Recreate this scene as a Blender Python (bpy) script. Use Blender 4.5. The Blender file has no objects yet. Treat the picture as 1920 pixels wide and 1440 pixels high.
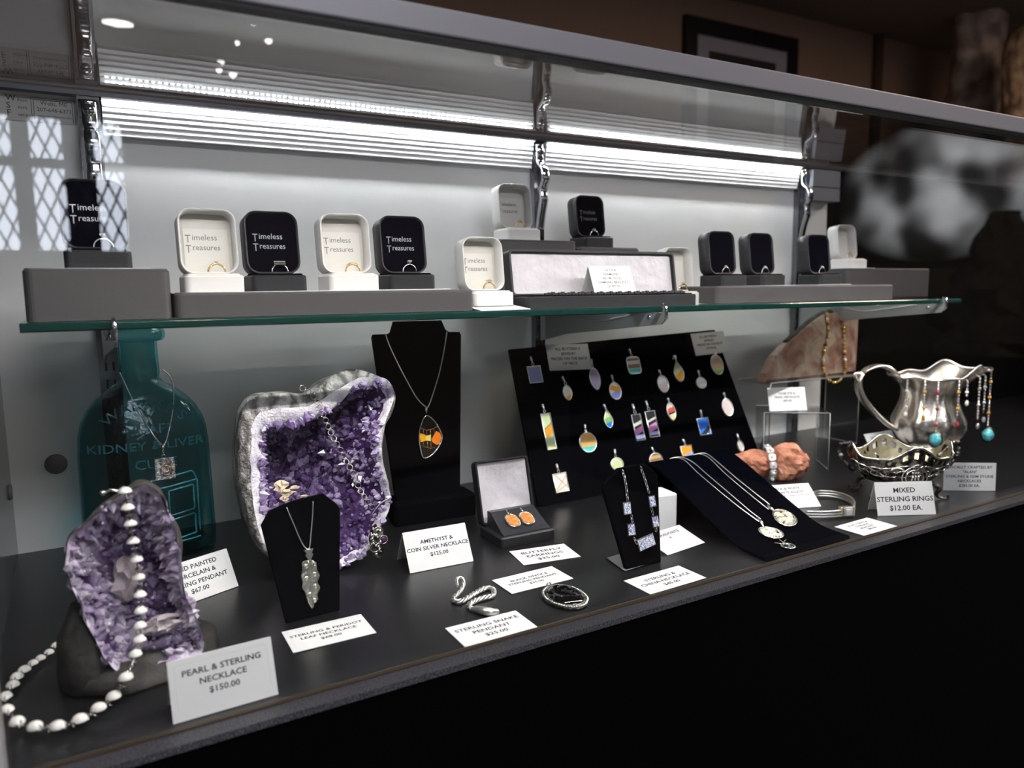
import bpy, bmesh, math, random
from mathutils import Vector, Matrix, noise
random.seed(7)
PI=math.pi
SC=bpy.context.scene; COL=SC.collection
# ---------------------------------------------------------------- camera
CAM=Vector((0,0,.34)); FPX=1417.5
YAW,PIT,ROL=math.radians(30.186),math.radians(-7.304),math.radians(-.824)
cf=Vector((math.sin(YAW)*math.cos(PIT),math.cos(YAW)*math.cos(PIT),math.sin(PIT)))
r0=cf.cross(Vector((0,0,1))).normalized(); u0=r0.cross(cf)
cr=math.cos(ROL)*r0+math.sin(ROL)*u0; cu=-math.sin(ROL)*r0+math.cos(ROL)*u0
cd=bpy.data.cameras.new('camera'); cam=bpy.data.objects.new('camera',cd); COL.objects.link(cam)
M=Matrix.Identity(4)
for i in range(3): M[i][0]=cr[i]; M[i][1]=cu[i]; M[i][2]=-cf[i]; M[i][3]=CAM[i]
cam.matrix_world=M
cd.sensor_width=36; cd.lens=FPX/1920*36; cd.clip_start=.01; cd.clip_end=60
cd.dof.use_dof=True; cd.dof.focus_distance=.93; cd.dof.aperture_fstop=4.6
SC.camera=cam
# ---------------------------------------------------------------- world, exposure
w=bpy.data.worlds.new('world'); SC.world=w; w.use_nodes=True
w.node_tree.nodes['Background'].inputs[0].default_value=(.9,.85,.8,1)
w.node_tree.nodes['Background'].inputs[1].default_value=.02
SC.view_settings.view_transform='Standard'; SC.view_settings.look='None'; SC.view_settings.gamma=1
SC.view_settings.use_curve_mapping=False
SC.view_settings.exposure=0.15
LED_BACK=265.0; LED_FRONT=860.0; SKY_E=10.0; ROOM_W=18.0
# ---------------------------------------------------------------- rays: a point of the frame on a plane of the place
def ray(x,y): return cf+((x-960)/FPX)*cr+((720-y)/FPX)*cu
def D(x,y,z=0.0):
    d=ray(x,y); return CAM+d*((z-CAM.z)/d.z)
def P(x,y,Y):
    d=ray(x,y); return CAM+d*(Y/d.y)
class Pl:
    """plane standing on a base point: local x along the width, z up the plane, y away from the viewer"""
    def __init__(s,o,rz=0.0,tilt=0.0):
        s.o=Vector(o); s.M=Matrix.Translation(s.o)@Matrix.Rotation(rz,4,'Z')@Matrix.Rotation(-tilt,4,'X')
        s.I=s.M.inverted(); s.n=(s.M.to_3x3()@Vector((0,1,0)))
    def hit(s,x,y,off=0.0):
        d=ray(x,y); o=s.o+s.n*off; t=((o-CAM).dot(s.n))/d.dot(s.n)
        q=s.I@(CAM+d*t); return (q.x,q.z)
# ---------------------------------------------------------------- materials
MATS={}
def mat(name,col=(.5,.5,.5),rough=.5,metal=0.0,emit=None,es=0,trans=0,ior=1.45,sub=0,coat=0,bump=None,var=None,alpha=None,spec=None):
    if name in MATS: return MATS[name]
    m=bpy.data.materials.new(name); m.use_nodes=True; nt=m.node_tree; b=nt.nodes['Principled BSDF']
    b.inputs['Base Color'].default_value=(*col,1); b.inputs['Roughness'].default_value=rough
    b.inputs['Metallic'].default_value=metal; b.inputs['IOR'].default_value=ior
    b.inputs['Transmission Weight'].default_value=trans; b.inputs['Coat Weight'].default_value=coat
    if spec is not None: b.inputs['Specular IOR Level'].default_value=spec
    if emit: b.inputs['Emission Color'].default_value=(*emit,1); b.inputs['Emission Strength'].default_value=es
    tc=nt.nodes.new('ShaderNodeTexCoord')
    if bump:   # (scale, strength, distance)
        n=nt.nodes.new('ShaderNodeTexNoise'); n.inputs['Scale'].default_value=bump[0]; n.inputs['Detail'].default_value=4
        nt.links.new(tc.outputs['Object'],n.inputs['Vector'])
        bp=nt.nodes.new('ShaderNodeBump'); bp.inputs['Strength'].default_value=bump[1]; bp.inputs['Distance'].default_value=bump[2]
        nt.links.new(n.outputs['Fac'],bp.inputs['Height']); nt.links.new(bp.outputs['Normal'],b.inputs['Normal'])
    if var:    # (scale, [(pos,col),...], detail, distortion)
        n=nt.nodes.new('ShaderNodeTexNoise'); n.inputs['Scale'].default_value=var[0]
        n.inputs['Detail'].default_value=var[2] if len(var)>2 else 5
        n.inputs['Distortion'].default_value=var[3] if len(var)>3 else 0
        nt.links.new(tc.outputs['Object'],n.inputs['Vector'])
        r=nt.nodes.new('ShaderNodeValToRGB'); cr_=r.color_ramp
        while len(cr_.elements)<len(var[1]): cr_.elements.new(.5)
        for e,(p,c) in zip(cr_.elements,var[1]): e.position=p; e.color=(*c,1)
        nt.links.new(n.outputs['Fac'],r.inputs['Fac']); nt.links.new(r.outputs['Color'],b.inputs['Base Color'])
    MATS[name]=m; return m
def pane_mat(name,tint=(.97,.99,.98),dust=0.0):
    m=bpy.data.materials.new(name); m.use_nodes=True; nt=m.node_tree; N=nt.nodes; L=nt.links
    N.remove(N['Principled BSDF']); out=N['Material Output']
    g=N.new('ShaderNodeNewGeometry'); dt=N.new('ShaderNodeVectorMath'); dt.operation='DOT_PRODUCT'
    L.new(g.outputs['Incoming'],dt.inputs[0]); L.new(g.outputs['Normal'],dt.inputs[1])
    def mt(op,a,b=None):
        q=N.new('ShaderNodeMath'); q.operation=op
        for i,v in enumerate((a,b)):
            if v is None: continue
            if isinstance(v,(int,float)): q.inputs[i].default_value=v
            else: L.new(v,q.inputs[i])
        return q.outputs[0]
    a=mt('ABSOLUTE',dt.outputs['Value']); k=mt('SUBTRACT',1.0,a); k5=mt('POWER',k,5.0)
    F=mt('ADD',mt('MULTIPLY',k5,.96),.04)
    tr=N.new('ShaderNodeBsdfTransparent'); tr.inputs[0].default_value=(*tint,1)
    gl=N.new('ShaderNodeBsdfGlossy'); gl.inputs['Roughness'].default_value=0.0
    mx=N.new('ShaderNodeMixShader'); L.new(F,mx.inputs[0]); L.new(tr.outputs[0],mx.inputs[1]); L.new(gl.outputs[0],mx.inputs[2])
    L.new(mx.outputs[0],out.inputs[0]); return m
def thick_mat(name,tint,bump,maxp=6):
    m=pane_mat(name,tint); nt=m.node_tree; N=nt.nodes; L=nt.links
    tr=[n for n in N if n.type=='BSDF_TRANSPARENT'][0]; dot=[n for n in N if n.type=='VECT_MATH'][0]
    a=N.new('ShaderNodeMath'); a.operation='ABSOLUTE'; L.new(dot.outputs['Value'],a.inputs[0])
    i=N.new('ShaderNodeMath'); i.operation='DIVIDE'; i.inputs[0].default_value=1; L.new(a.outputs[0],i.inputs[1])
    mn=N.new('ShaderNodeMath'); mn.operation='MINIMUM'; mn.inputs[1].default_value=maxp; L.new(i.outputs[0],mn.inputs[0])
    cb=N.new('ShaderNodeCombineColor')
    for k in range(3):
        p=N.new('ShaderNodeMath'); p.operation='POWER'; p.inputs[0].default_value=tint[k]; L.new(mn.outputs[0],p.inputs[1]); L.new(p.outputs[0],cb.inputs[k])
    L.new(cb.outputs[0],tr.inputs[0])
    tc=N.new('ShaderNodeTexCoord'); n=N.new('ShaderNodeTexNoise'); n.inputs['Scale'].default_value=bump[0]; n.inputs['Detail'].default_value=3; L.new(tc.outputs['Object'],n.inputs['Vector'])
    bp=N.new('ShaderNodeBump'); bp.inputs['Strength'].default_value=bump[1]; bp.inputs['Distance'].default_value=bump[2]; L.new(n.outputs['Fac'],bp.inputs['Height'])
    gl=[n for n in N if n.type=='BSDF_GLOSSY'][0]; gl.inputs['Roughness'].default_value=.04; L.new(bp.outputs['Normal'],gl.inputs['Normal'])
    return m
def deck_mat(name,base,speck,rough):
    m=mat(name,base,rough,bump=(900,.25,.0004)); nt=m.node_tree; b=nt.nodes['Principled BSDF']
    tc=nt.nodes.new('ShaderNodeTexCoord'); v=nt.nodes.new('ShaderNodeTexNoise'); v.inputs['Scale'].default_value=1100; v.inputs['Detail'].default_value=2
    nt.links.new(tc.outputs['Object'],v.inputs['Vector']); r=nt.nodes.new('ShaderNodeValToRGB')
    r.color_ramp.elements[0].position=.5; r.color_ramp.elements[0].color=(*base,1); r.color_ramp.elements[1].position=.72; r.color_ramp.elements[1].color=(*speck,1)
    nt.links.new(v.outputs['Fac'],r.inputs['Fac']); nt.links.new(r.outputs['Color'],b.inputs['Base Color']); return m
M_deck=deck_mat('black_laminate',(.004,.004,.005),(.028,.028,.032),.30)
M_kick=mat('matt_black_panel',(.0012,.0012,.0012),.85,spec=.08)
M_edge=deck_mat('speckled_edge_strip',(.045,.045,.05),(.36,.36,.40),.4)
M_groove=mat('brown_channel',(.07,.05,.03),.6,bump=(300,.5,.001))
M_white=mat('white_panel',(.70,.70,.69),.55)
M_alu=mat('brushed_aluminium',(.33,.32,.345),.45,metal=.2)
M_darkrail=mat('dark_rail',(.09,.095,.11),.3,metal=.6)
M_led_house=mat('white_ribbed_housing',(.9,.9,.9),.4)
M_chrome=mat('chrome',(.75,.77,.8),.12,metal=1)
M_chrome_d=mat('dark_chrome',(.22,.22,.24),.18,metal=1)
M_slot=mat('slot_black',(.01,.01,.01),.6)
M_silver=mat('silver',(.82,.80,.76),.2,metal=1)
M_silver_b=mat('bright_silver',(.93,.92,.9),.28,metal=1)
M_asilver=mat('antique_silver',(.55,.52,.47),.3,metal=1,bump=(130,.9,.003),var=(110,[(.46,(.06,.054,.048)),(.74,(.55,.51,.45))],4))
M_polsil=mat('polished_silver',(.92,.86,.78),.27,metal=1,bump=(45,.35,.004))
M_gold=mat('gold',(.85,.6,.25),.22,metal=1)
M_velvet=mat('black_velvet',(.0022,.0022,.003),.95,bump=(1500,.4,.0003),spec=0.0)
M_velvetb=mat('navy_black_velvet',(.0010,.0012,.0024),.95,bump=(1500,.4,.0003),spec=0.0)
M_card=mat('white_card',(.66,.66,.66),.6)
M_ink=mat('grey_ink',(.03,.03,.033),.7,spec=.1)
M_ink2=mat('dark_ink',(.045,.045,.05),.7)
M_lineprint=mat('pale_border_print',(.55,.55,.56),.7)
M_bxw=mat('white_leatherette',(.54,.53,.515),.45,bump=(900,.15,.0003))
M_bxwi=mat('cream_satin',(.50,.48,.44),.6)
M_bxb=mat('black_leatherette',(.014,.014,.016),.45,bump=(900,.15,.0003),spec=.3)
M_bxbs=mat('black_box_side',(.05,.05,.055),.5)
M_bxbi=mat('black_lining',(.002,.002,.004),.8,spec=0.0)
M_logo_w=mat('embossed_grey',(.13,.13,.13),.4)
M_logo_b=mat('embossed_silver',(.22,.23,.24),.35,metal=.6)
M_riser=mat('grey_leatherette',(.036,.033,.034),.5,bump=(1400,.4,.0004))
M_riser_t=mat('riser_top',(.06,.06,.07),.5)
M_satin=mat('white_satin',(.46,.44,.47),.42,bump=(28,.5,.01))
M_dia=mat('diamond',(.95,.97,1),.03,trans=.6,ior=2.2)
M_pearl=mat('pearl',(.74,.71,.67),.22,coat=.6,bump=(120,.2,.001))
M_stone_w=mat('jewel_white',(.8,.76,.78),.25,coat=.5,var=(200,[(.4,(.72,.62,.66)),(.6,(.85,.83,.84))]))
M_teal=thick_mat('teal_glass',(.69,.935,.95),(60,.35,.004))
M_teal_e=mat('teal_relief',(.03,.22,.26),.08,coat=1,bump=(150,.6,.002))
M_acr=pane_mat('clear_acrylic',(.955,.965,.97))
M_glass=pane_mat('clear_glass',(.985,.992,.99))
M_shelfgl=pane_mat('shelf_glass',(.93,.965,.95))
M_greenedge=mat('green_glass_edge',(.003,.022,.018),.08,coat=.8,bump=(90,.3,.002))
def agate():
    m=mat('banded_agate_rind',(.4,.4,.4),.32,bump=(330,1.0,.003)); nt=m.node_tree; b=nt.nodes['Principled BSDF']
    tc=nt.nodes.new('ShaderNodeTexCoord'); n=nt.nodes.new('ShaderNodeTexNoise'); n.inputs['Scale'].default_value=60; n.inputs['Detail'].default_value=8; n.inputs['Distortion'].default_value=2.2
    w_=nt.nodes.new('ShaderNodeTexWave'); w_.inputs['Scale'].default_value=16; w_.inputs['Distortion'].default_value=9; w_.inputs['Detail'].default_value=4; w_.inputs['Detail Scale'].default_value=2
    nt.links.new(tc.outputs['Object'],n.inputs['Vector']); nt.links.new(tc.outputs['Object'],w_.inputs['Vector'])
    mx=nt.nodes.new('ShaderNodeMath'); mx.operation='MULTIPLY'; nt.links.new(n.outputs['Fac'],mx.inputs[0]); nt.links.new(w_.outputs['Fac'],mx.inputs[1])
    r=nt.nodes.new('ShaderNodeValToRGB'); e=r.color_ramp; e.elements.new(.5); e.elements.new(.5)
    for q,(p,c) in zip(e.elements,[(.0,(.10,.095,.09)),(.12,(.21,.20,.19)),(.3,(.32,.305,.29)),(.52,(.46,.44,.43))]): q.position=p; q.color=(*c,1)
    nt.links.new(mx.outputs[0],r.inputs['Fac']); nt.links.new(r.outputs['Color'],b.inputs['Base Color']); return m
M_agate=agate()
M_rim=mat('white_quartz_rim',(.7,.66,.72),.35,bump=(400,.8,.002),var=(90,[(.35,(.50,.46,.56)),(.6,(.80,.77,.80))]))
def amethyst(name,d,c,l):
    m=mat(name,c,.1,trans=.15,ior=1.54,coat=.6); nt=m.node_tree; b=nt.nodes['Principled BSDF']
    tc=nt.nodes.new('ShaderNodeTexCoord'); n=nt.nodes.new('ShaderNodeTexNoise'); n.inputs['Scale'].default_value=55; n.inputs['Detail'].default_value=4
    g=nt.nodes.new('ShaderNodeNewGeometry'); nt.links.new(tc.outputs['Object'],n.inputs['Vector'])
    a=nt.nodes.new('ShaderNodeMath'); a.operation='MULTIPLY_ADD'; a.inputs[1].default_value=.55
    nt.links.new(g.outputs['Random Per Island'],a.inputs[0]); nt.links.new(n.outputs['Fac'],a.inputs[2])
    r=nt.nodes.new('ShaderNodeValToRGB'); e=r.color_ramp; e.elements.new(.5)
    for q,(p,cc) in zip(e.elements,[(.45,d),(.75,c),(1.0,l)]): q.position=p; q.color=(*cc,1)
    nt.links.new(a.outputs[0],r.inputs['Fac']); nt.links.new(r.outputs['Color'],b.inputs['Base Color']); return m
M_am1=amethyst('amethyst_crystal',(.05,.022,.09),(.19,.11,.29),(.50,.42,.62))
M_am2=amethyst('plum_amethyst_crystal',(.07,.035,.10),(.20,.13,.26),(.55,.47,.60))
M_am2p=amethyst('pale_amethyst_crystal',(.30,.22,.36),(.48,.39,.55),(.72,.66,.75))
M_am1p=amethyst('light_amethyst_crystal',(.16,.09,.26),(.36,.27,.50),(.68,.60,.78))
M_cav=mat('dark_cavity',(.05,.02,.09),.3,bump=(200,.8,.003))
M_darkrock=mat('dark_rock',(.04,.036,.033),.75,bump=(60,.8,.004),var=(30,[(.4,(.022,.020,.018)),(.65,(.055,.050,.045))]))
M_calcite=mat('pale_calcite',(.72,.58,.42),.5,bump=(200,.6,.002))
M_calgrey=mat('grey_calcite',(.42,.36,.38),.45,bump=(200,.6,.002))
# ---------------------------------------------------------------- mesh builder
class G:
    def __init__(s): s.v=[]; s.f=[]; s.sm=[]
    def add(s,vs,fs,M=None,smooth=True):
        o=len(s.v)
        s.v+= [tuple(M@Vector(v)) for v in vs] if M else [tuple(v) for v in vs]
        for f in fs: s.f.append([i+o for i in f]); s.sm.append(smooth)
        return s
    def box(s,a,b,M=None):
        x0,y0,z0=a; x1,y1,z1=b
        vs=[(x0,y0,z0),(x1,y0,z0),(x1,y1,z0),(x0,y1,z0),(x0,y0,z1),(x1,y0,z1),(x1,y1,z1),(x0,y1,z1)]
        return s.add(vs,[(0,3,2,1),(4,5,6,7),(0,1,5,4),(1,2,6,5),(2,3,7,6),(3,0,4,7)],M,False)
    def loft(s,loops,caps=True,M=None,smooth=True,close=False):
        n=len(loops[0]); vs=[p for l in loops for p in l]; fs=[]
        K=len(loops); rng=K if close else K-1
        for k in range(rng):
            a=k*n; b=((k+1)%K)*n
            for i in range(n): j=(i+1)%n; fs.append((a+i,a+j,b+j,b+i))
        o=len(s.v); s.add(vs,fs,M,smooth)
        if caps and not close:
            s.f.append([o+i for i in reversed(range(n))]); s.sm.append(False)
            s.f.append([o+(K-1)*n+i for i in range(n)]); s.sm.append(False)
        return s
    def ext(s,loop,y0,y1,bev=0.0,M=None):
        """loop in local x,z extruded along y with an optional small bevel"""
        cx=sum(p[0] for p in loop)/len(loop); cz=sum(p[1] for p in loop)/len(loop)
        def sh(d):
            o=[]
            n=len(loop)
            for i in range(n):
                a=Vector(loop[i-1]); b=Vector(loop[(i+1)%n]); t=(b-a); nn=Vector((t.y,-t.x))
                nn=nn.normalized() if nn.length>0 else Vector((0,0))
                o.append((loop[i][0]-nn.x*d*sgn,loop[i][1]-nn.y*d*sgn))
            return o
        area=sum(loop[i][0]*loop[(i+1)%len(loop)][1]-loop[(i+1)%len(loop)][0]*loop[i][1] for i in range(len(loop)))
        sgn=1 if area>0 else -1
        Ls=[]
        if bev>0: Ls=[(sh(bev),y0),(loop,y0+bev),(loop,y1-bev),(sh(bev),y1)]
        else: Ls=[(loop,y0),(loop,y1)]
        return s.loft([[(p[0],y,p[1]) for p in l] for l,y in Ls],True,M,False)
    def rbox(s,w,d,z0,z1,r,M=None,bev=.0015,n=5):
        """box with rounded vertical corners, centred on x,y"""
        L=rr(w,d,r,n); L2=rr(w-2*bev,d-2*bev,max(r-bev,.0004),n)
        return s.loft([[(x,y,z0) for x,y in L],[(x,y,z1-bev) for x,y in L],[(x,y,z1) for x,y in L2]],True,M,False)
    def tube(s,pts,r,n=8,closed=False,M=None,caps=True):
        pts=[Vector(p) for p in pts]; K=len(pts); loops=[]; up=None
        for i,p in enumerate(pts):
            a=pts[(i-1)%K] if (closed or i>0) else p; b=pts[(i+1)%K] if (closed or i<K-1) else p
            t=(b-a); t=t.normalized() if t.length>1e-9 else Vector((0,0,1))
            if up is None: up=Vector((0,1,0)) if abs(t.y)<.9 else Vector((1,0,0))
            x=t.cross(up)
            if x.length<1e-6: x=t.orthogonal()
            x.normalize(); up=x.cross(t).normalized()
            R=r[i] if isinstance(r,(list,tuple)) else r
            loops.append([p+x*math.cos(q*2*PI/n)*R+up*math.sin(q*2*PI/n)*R for q in range(n)])
        return s.loft(loops,caps,M,True,closed)
    def lathe(s,prof,n=24,sx=1,sy=1,M=None,caps=True):
        return s.loft([[(r*math.cos(a*2*PI/n)*sx,r*math.sin(a*2*PI/n)*sy,z) for a in range(n)] for r,z in prof],caps,M,True)
    def sph(s,c,r,n=12,M=None,sc=(1,1,1)):
        m=max(6,n//2+1); loops=[]
        for i in range(m+1):
            th=PI*i/m; rr_=max(math.sin(th),1e-3)
            loops.append([(c[0]+r*sc[0]*rr_*math.cos(q*2*PI/n),c[1]+r*sc[1]*rr_*math.sin(q*2*PI/n),c[2]-r*sc[2]*math.cos(th)) for q in range(n)])
        return s.loft(loops,True,M)
    def torus(s,R,r,n=28,m=8,M=None,a0=0,a1=2*PI):
        full=abs(a1-a0-2*PI)<1e-6; K=n if full else n+1
        pts=[(R*math.cos(a0+(a1-a0)*i/n),0,R*math.sin(a0+(a1-a0)*i/n)) for i in range(K)]
        return s.tube(pts,r,m,full,M)
    def flat(s,loop,y,M=None):
        return s.add([(p[0],y,p[1]) for p in loop],[tuple(range(len(loop)))],M,False)
def rr(w,h,r,n=5):
    o=[]; r=min(r,w/2-1e-5,h/2-1e-5)
    for cx,cy,a in ((w/2-r,h/2-r,0),(-w/2+r,h/2-r,90),(-w/2+r,-h/2+r,180),(w/2-r,-h/2+r,270)):
        for i in range(n+1):
            t=math.radians(a+90*i/n); o.append((cx+r*math.cos(t),cy+r*math.sin(t)))
    return o
def cat(pts,n=8,closed=False):
    """Catmull-Rom through the points"""
    P_=[Vector(p) for p in pts]; K=len(P_); o=[]
    for i in range(K if closed else K-1):
        g=(lambda j:P_[j%K]) if closed else (lambda j:P_[min(max(j,0),K-1)])
        a,b,c,d=g(i-1),g(i),g(i+1),g(i+2)
        for q in range(n):
            t=q/n; o.append(.5*((2*b)+(c-a)*t+(2*a-5*b+4*c-d)*t*t+(3*b-a-3*c+d)*t*t*t))
    if not closed: o.append(P_[-1].copy())
    return o
def resamp(pts,step,closed=False):
    pts=[Vector(p) for p in pts]
    if closed: pts=pts+[pts[0]]
    o=[pts[0].copy()]; acc=0
    for a,b in zip(pts,pts[1:]):
        L=(b-a).length
        while L>0 and acc+L>=step:
            t=(step-acc)/L; a=a.lerp(b,t); o.append(a.copy()); L=(b-a).length; acc=0
        acc+=L
    return o
def mk(name,g,m,parent=None,label=None,kind=None,recalc=True):
    if parent is not None and parent.get('sits'):
        Mw=parent.matrix_world.copy(); Iw=Mw.inverted(); vv=[]
        for v in g.v:
            q=Mw@Vector(v)
            if q.z<.0006: q.z=.0006; vv.append(tuple(Iw@q))
            else: vv.append(v)
        g.v=vv
    me=bpy.data.meshes.new(name); me.from_pydata(g.v,[],g.f)
    me.polygons.foreach_set('use_smooth',g.sm); me.materials.append(m); me.validate(); me.update()
    if recalc:
        bm=bmesh.new(); bm.from_mesh(me); bmesh.ops.recalc_face_normals(bm,faces=bm.faces); bm.to_mesh(me); bm.free()
    o=bpy.data.objects.new(name,me); COL.objects.link(o)
    if parent: o.parent=parent
    if label: o['label']=label
    if kind: o['kind']=kind
    return o
def thing(name,label,cat_,M=None,group=None):
    o=bpy.data.objects.new(name,None); COL.objects.link(o); o.empty_display_size=.01
    if M is not None: o.matrix_world=M if isinstance(M,Matrix) else Matrix.Translation(M)
    o['label']=label; o['category']=cat_
    if group: o['group']=group
    if SITS: o['sits']=1
    return o
SITS=False
def tag(o,label,cat_,group=None,kind=None):
    o['label']=label; o['category']=cat_
    if group: o['group']=group
    if kind: o['kind']=kind
    return o
def struct(name,g,m): return mk(name,g,m,None,None,'structure')
def dup(root):
    r=root.copy(); COL.objects.link(r)
    for ch in root.children:
        c=ch.copy(); COL.objects.link(c); c.parent=r
        for k in ch.children: d=k.copy(); COL.objects.link(d); d.parent=c
    return r
_dg=None
def text(g,s,size,x,z,y,align='CENTER',wide=1.0,M=None,bold=0):
    """letters lying in the local x,z plane facing -y"""
    cu_=bpy.data.curves.new('t','FONT'); cu_.body=s; cu_.size=size; cu_.align_x=align; cu_.resolution_u=2; cu_.offset=bold*size
    ob=bpy.data.objects.new('t',cu_); COL.objects.link(ob)
    me=bpy.data.meshes.new_from_object(ob.evaluated_get(bpy.context.evaluated_depsgraph_get()))
    g.add([(x+v.co.x*wide,y,z+v.co.y) for v in me.vertices],[tuple(p.vertices) for p in me.polygons],M,False)
    COL.objects.unlink(ob); bpy.data.objects.remove(ob); bpy.data.curves.remove(cu_); bpy.data.meshes.remove(me)
# ================================================================ the room
def haze_mat():  # soft blotches and edge falloff painted into the glow, for mirrored haze
    m=mat('haze_glow',(0,0,0),.9,emit=(.9,.92,.95),es=2.0,spec=0); nt=m.node_tree; N=nt.nodes; L=nt.links
    tc=N.new('ShaderNodeTexCoord'); n=N.new('ShaderNodeTexNoise'); n.inputs['Scale'].default_value=2.1; n.inputs['Detail'].default_value=1
    L.new(tc.outputs['Object'],n.inputs['Vector']); r=N.new('ShaderNodeValToRGB'); r.color_ramp.interpolation='EASE'
    r.color_ramp.elements[0].position=.36; r.color_ramp.elements[0].color=(.05,.05,.05,1); r.color_ramp.elements[1].position=.66; r.color_ramp.elements[1].color=(1.3,1.32,1.36,1)
    L.new(n.outputs['Fac'],r.inputs['Fac'])
    mp=N.new('ShaderNodeMapping'); mp.vector_type='POINT'; mp.inputs['Location'].default_value=(0,2.75/1.0,-1.12/.62); mp.inputs['Scale'].default_value=(0,1/1.0,1/.62); gr=N.new('ShaderNodeTexGradient'); gr.gradient_type='SPHERICAL'
    L.new(tc.outputs['Object'],mp.inputs[0]); L.new(mp.outputs[0],gr.inputs[0]); mx=N.new('ShaderNodeMix'); mx.data_type='RGBA'; mx.blend_type='MULTIPLY'; mx.inputs['Factor'].default_value=1
    sc_=N.new('ShaderNodeMath'); sc_.operation='MULTIPLY'; sc_.use_clamp=True; sc_.inputs[1].default_value=1.9; L.new(gr.outputs['Fac'],sc_.inputs[0])
    L.new(r.outputs['Color'],mx.inputs['A']); L.new(sc_.outputs[0],mx.inputs['B']); L.new(mx.outputs['Result'],N['Principled BSDF'].inputs['Emission Color']); return m
XL,XR=-.082,2.65; YG0,YG1=.607,.612; YB=1.16
M_wall=mat('brown_wall_paint',(.30,.20,.15),.8); M_wall_l=mat('warm_grey_wall',(.20,.18,.16),.8)
M_floor=mat('dark_carpet',(.05,.045,.04),.9); M_ceil=mat('ceiling_paint',(.25,.23,.21),.9)
struct('wall_back',G().box((-4,3.2,-1),(7,3.3,1.9)),M_wall)
struct('wall_left',G().box((-4.1,-4,-1),(-4,3.3,1.9)),M_wall_l)
g=G()
for a,b in (((-4,-4.1,-1),(-.72,-4,1.9)),((.40,-4.1,-1),(7,-4,1.9)),((-.72,-4.1,-1),(.40,-4,.54)),((-.72,-4.1,1.38),(.40,-4,1.9))): g.box(a,b)
struct('wall_front',g,M_wall_l)
g=G()
for a,b in (((6.5,-4,-1),(6.6,-3.7,1.9)),((6.5,-1.75,-1),(6.6,3.3,1.9)),((6.5,-3.7,-1),(6.6,-1.75,.45)),((6.5,-3.7,1.75),(6.6,-1.75,1.9))): g.box(a,b)
struct('wall_right',g,M_wall_l)
struct('floor',G().box((-4.1,-4.1,-1.1),(7,3.3,-1)),M_floor)
struct('ceiling',G().box((-4.1,-4.1,1.9),(7,3.3,2)),M_ceil)
struct('trim_1',G().box((P(1640,60,3.19).x,3.165,-1),(P(1652,60,3.19).x,3.2,1.9)),mat('dark_trim',(.08,.05,.035),.7))
M_day=mat('daylight_pane',(0,0,0),.9,emit=(.80,.87,1),es=SKY_E,spec=0)
M_frame=mat('dark_window_frame',(.03,.03,.03),.5)
# window 1: a storefront window of three columns and two rows of panes
g=G()
for x,q in ((-.72,.05),(-.46,.06),(-.21,.09),(.04,.16),(.35,.05)): g.box((x,-4.02,.54),(x+q,-3.97,1.38))
for z in (.54,1.06,1.34): g.box((-.72,-4.02,z),(.40,-3.97,z+.05))
w1=mk('window_1',g,M_frame,kind='structure')
mk('daylight',G().box((-.72,-4.09,.54),(.40,-4.08,1.38)),M_day,w1)
g=G(); g.box((6.52,-3.7,.45),(6.56,-3.64,1.75)); g.box((6.52,-1.81,.45),(6.56,-1.75,1.75)); g.box((6.52,-3.7,.45),(6.56,-1.75,.5)); g.box((6.52,-3.7,1.7),(6.56,-1.75,1.75))
w2=mk('haze_panel',g,M_frame,kind='structure')  # added glowing panel out of view, makes the haze mirrored in the glass
mk('haze_pane',G().box((6.585,-3.7,.45),(6.595,-1.75,1.75)),haze_mat(),w2)
# folding security gate in front of window 1
t=thing('folding_security_gate','black steel folding lattice gate drawn across the shop window, mirrored in the glass','security gate',Vector((-.05,-3.9,.45)))
g=G(); s=.075; n=17
for i in range(-20,n+1):
    for sg in (1,-1):
        pts=[]
        x0=-.75+i*s; z0,z1=.0,.86; dx=(z1-z0)*.42
        xa,xb=(x0,x0+dx) if sg>0 else (x0+dx,x0)
        za,zb=z0,z1
        lo,hi=-.74,.42
        def cl(xa,za,xb,zb):
            if xa==xb: return None
            t0,t1=0,1
            for lim,sgn in ((lo,1),(hi,-1)):
                fa=(xa-lim)*sgn; fb=(xb-lim)*sgn
                if fa<0 and fb<0: return None
                if fa<0: t0=max(t0,fa/(fa-fb))
                if fb<0: t1=min(t1,fa/(fa-fb))
            return None if t0>=t1 else (xa+(xb-xa)*t0,za+(zb-za)*t0,xa+(xb-xa)*t1,za+(zb-za)*t1)
        q=cl(xa,za,xb,zb)
        if q: g.tube([(q[0]+.05,.012*sg,q[1]+.1),(q[2]+.05,.012*sg,q[3]+.1)],.006,4,M=None)
mk('lattice',g,M_frame,t); mk('top_track',G().box((-.72,-.02,.96),(.5,.02,1.0)),M_frame,t); mk('bottom_track',G().box((-.72,-.02,.06),(.5,.02,.1)),M_frame,t)
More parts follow.
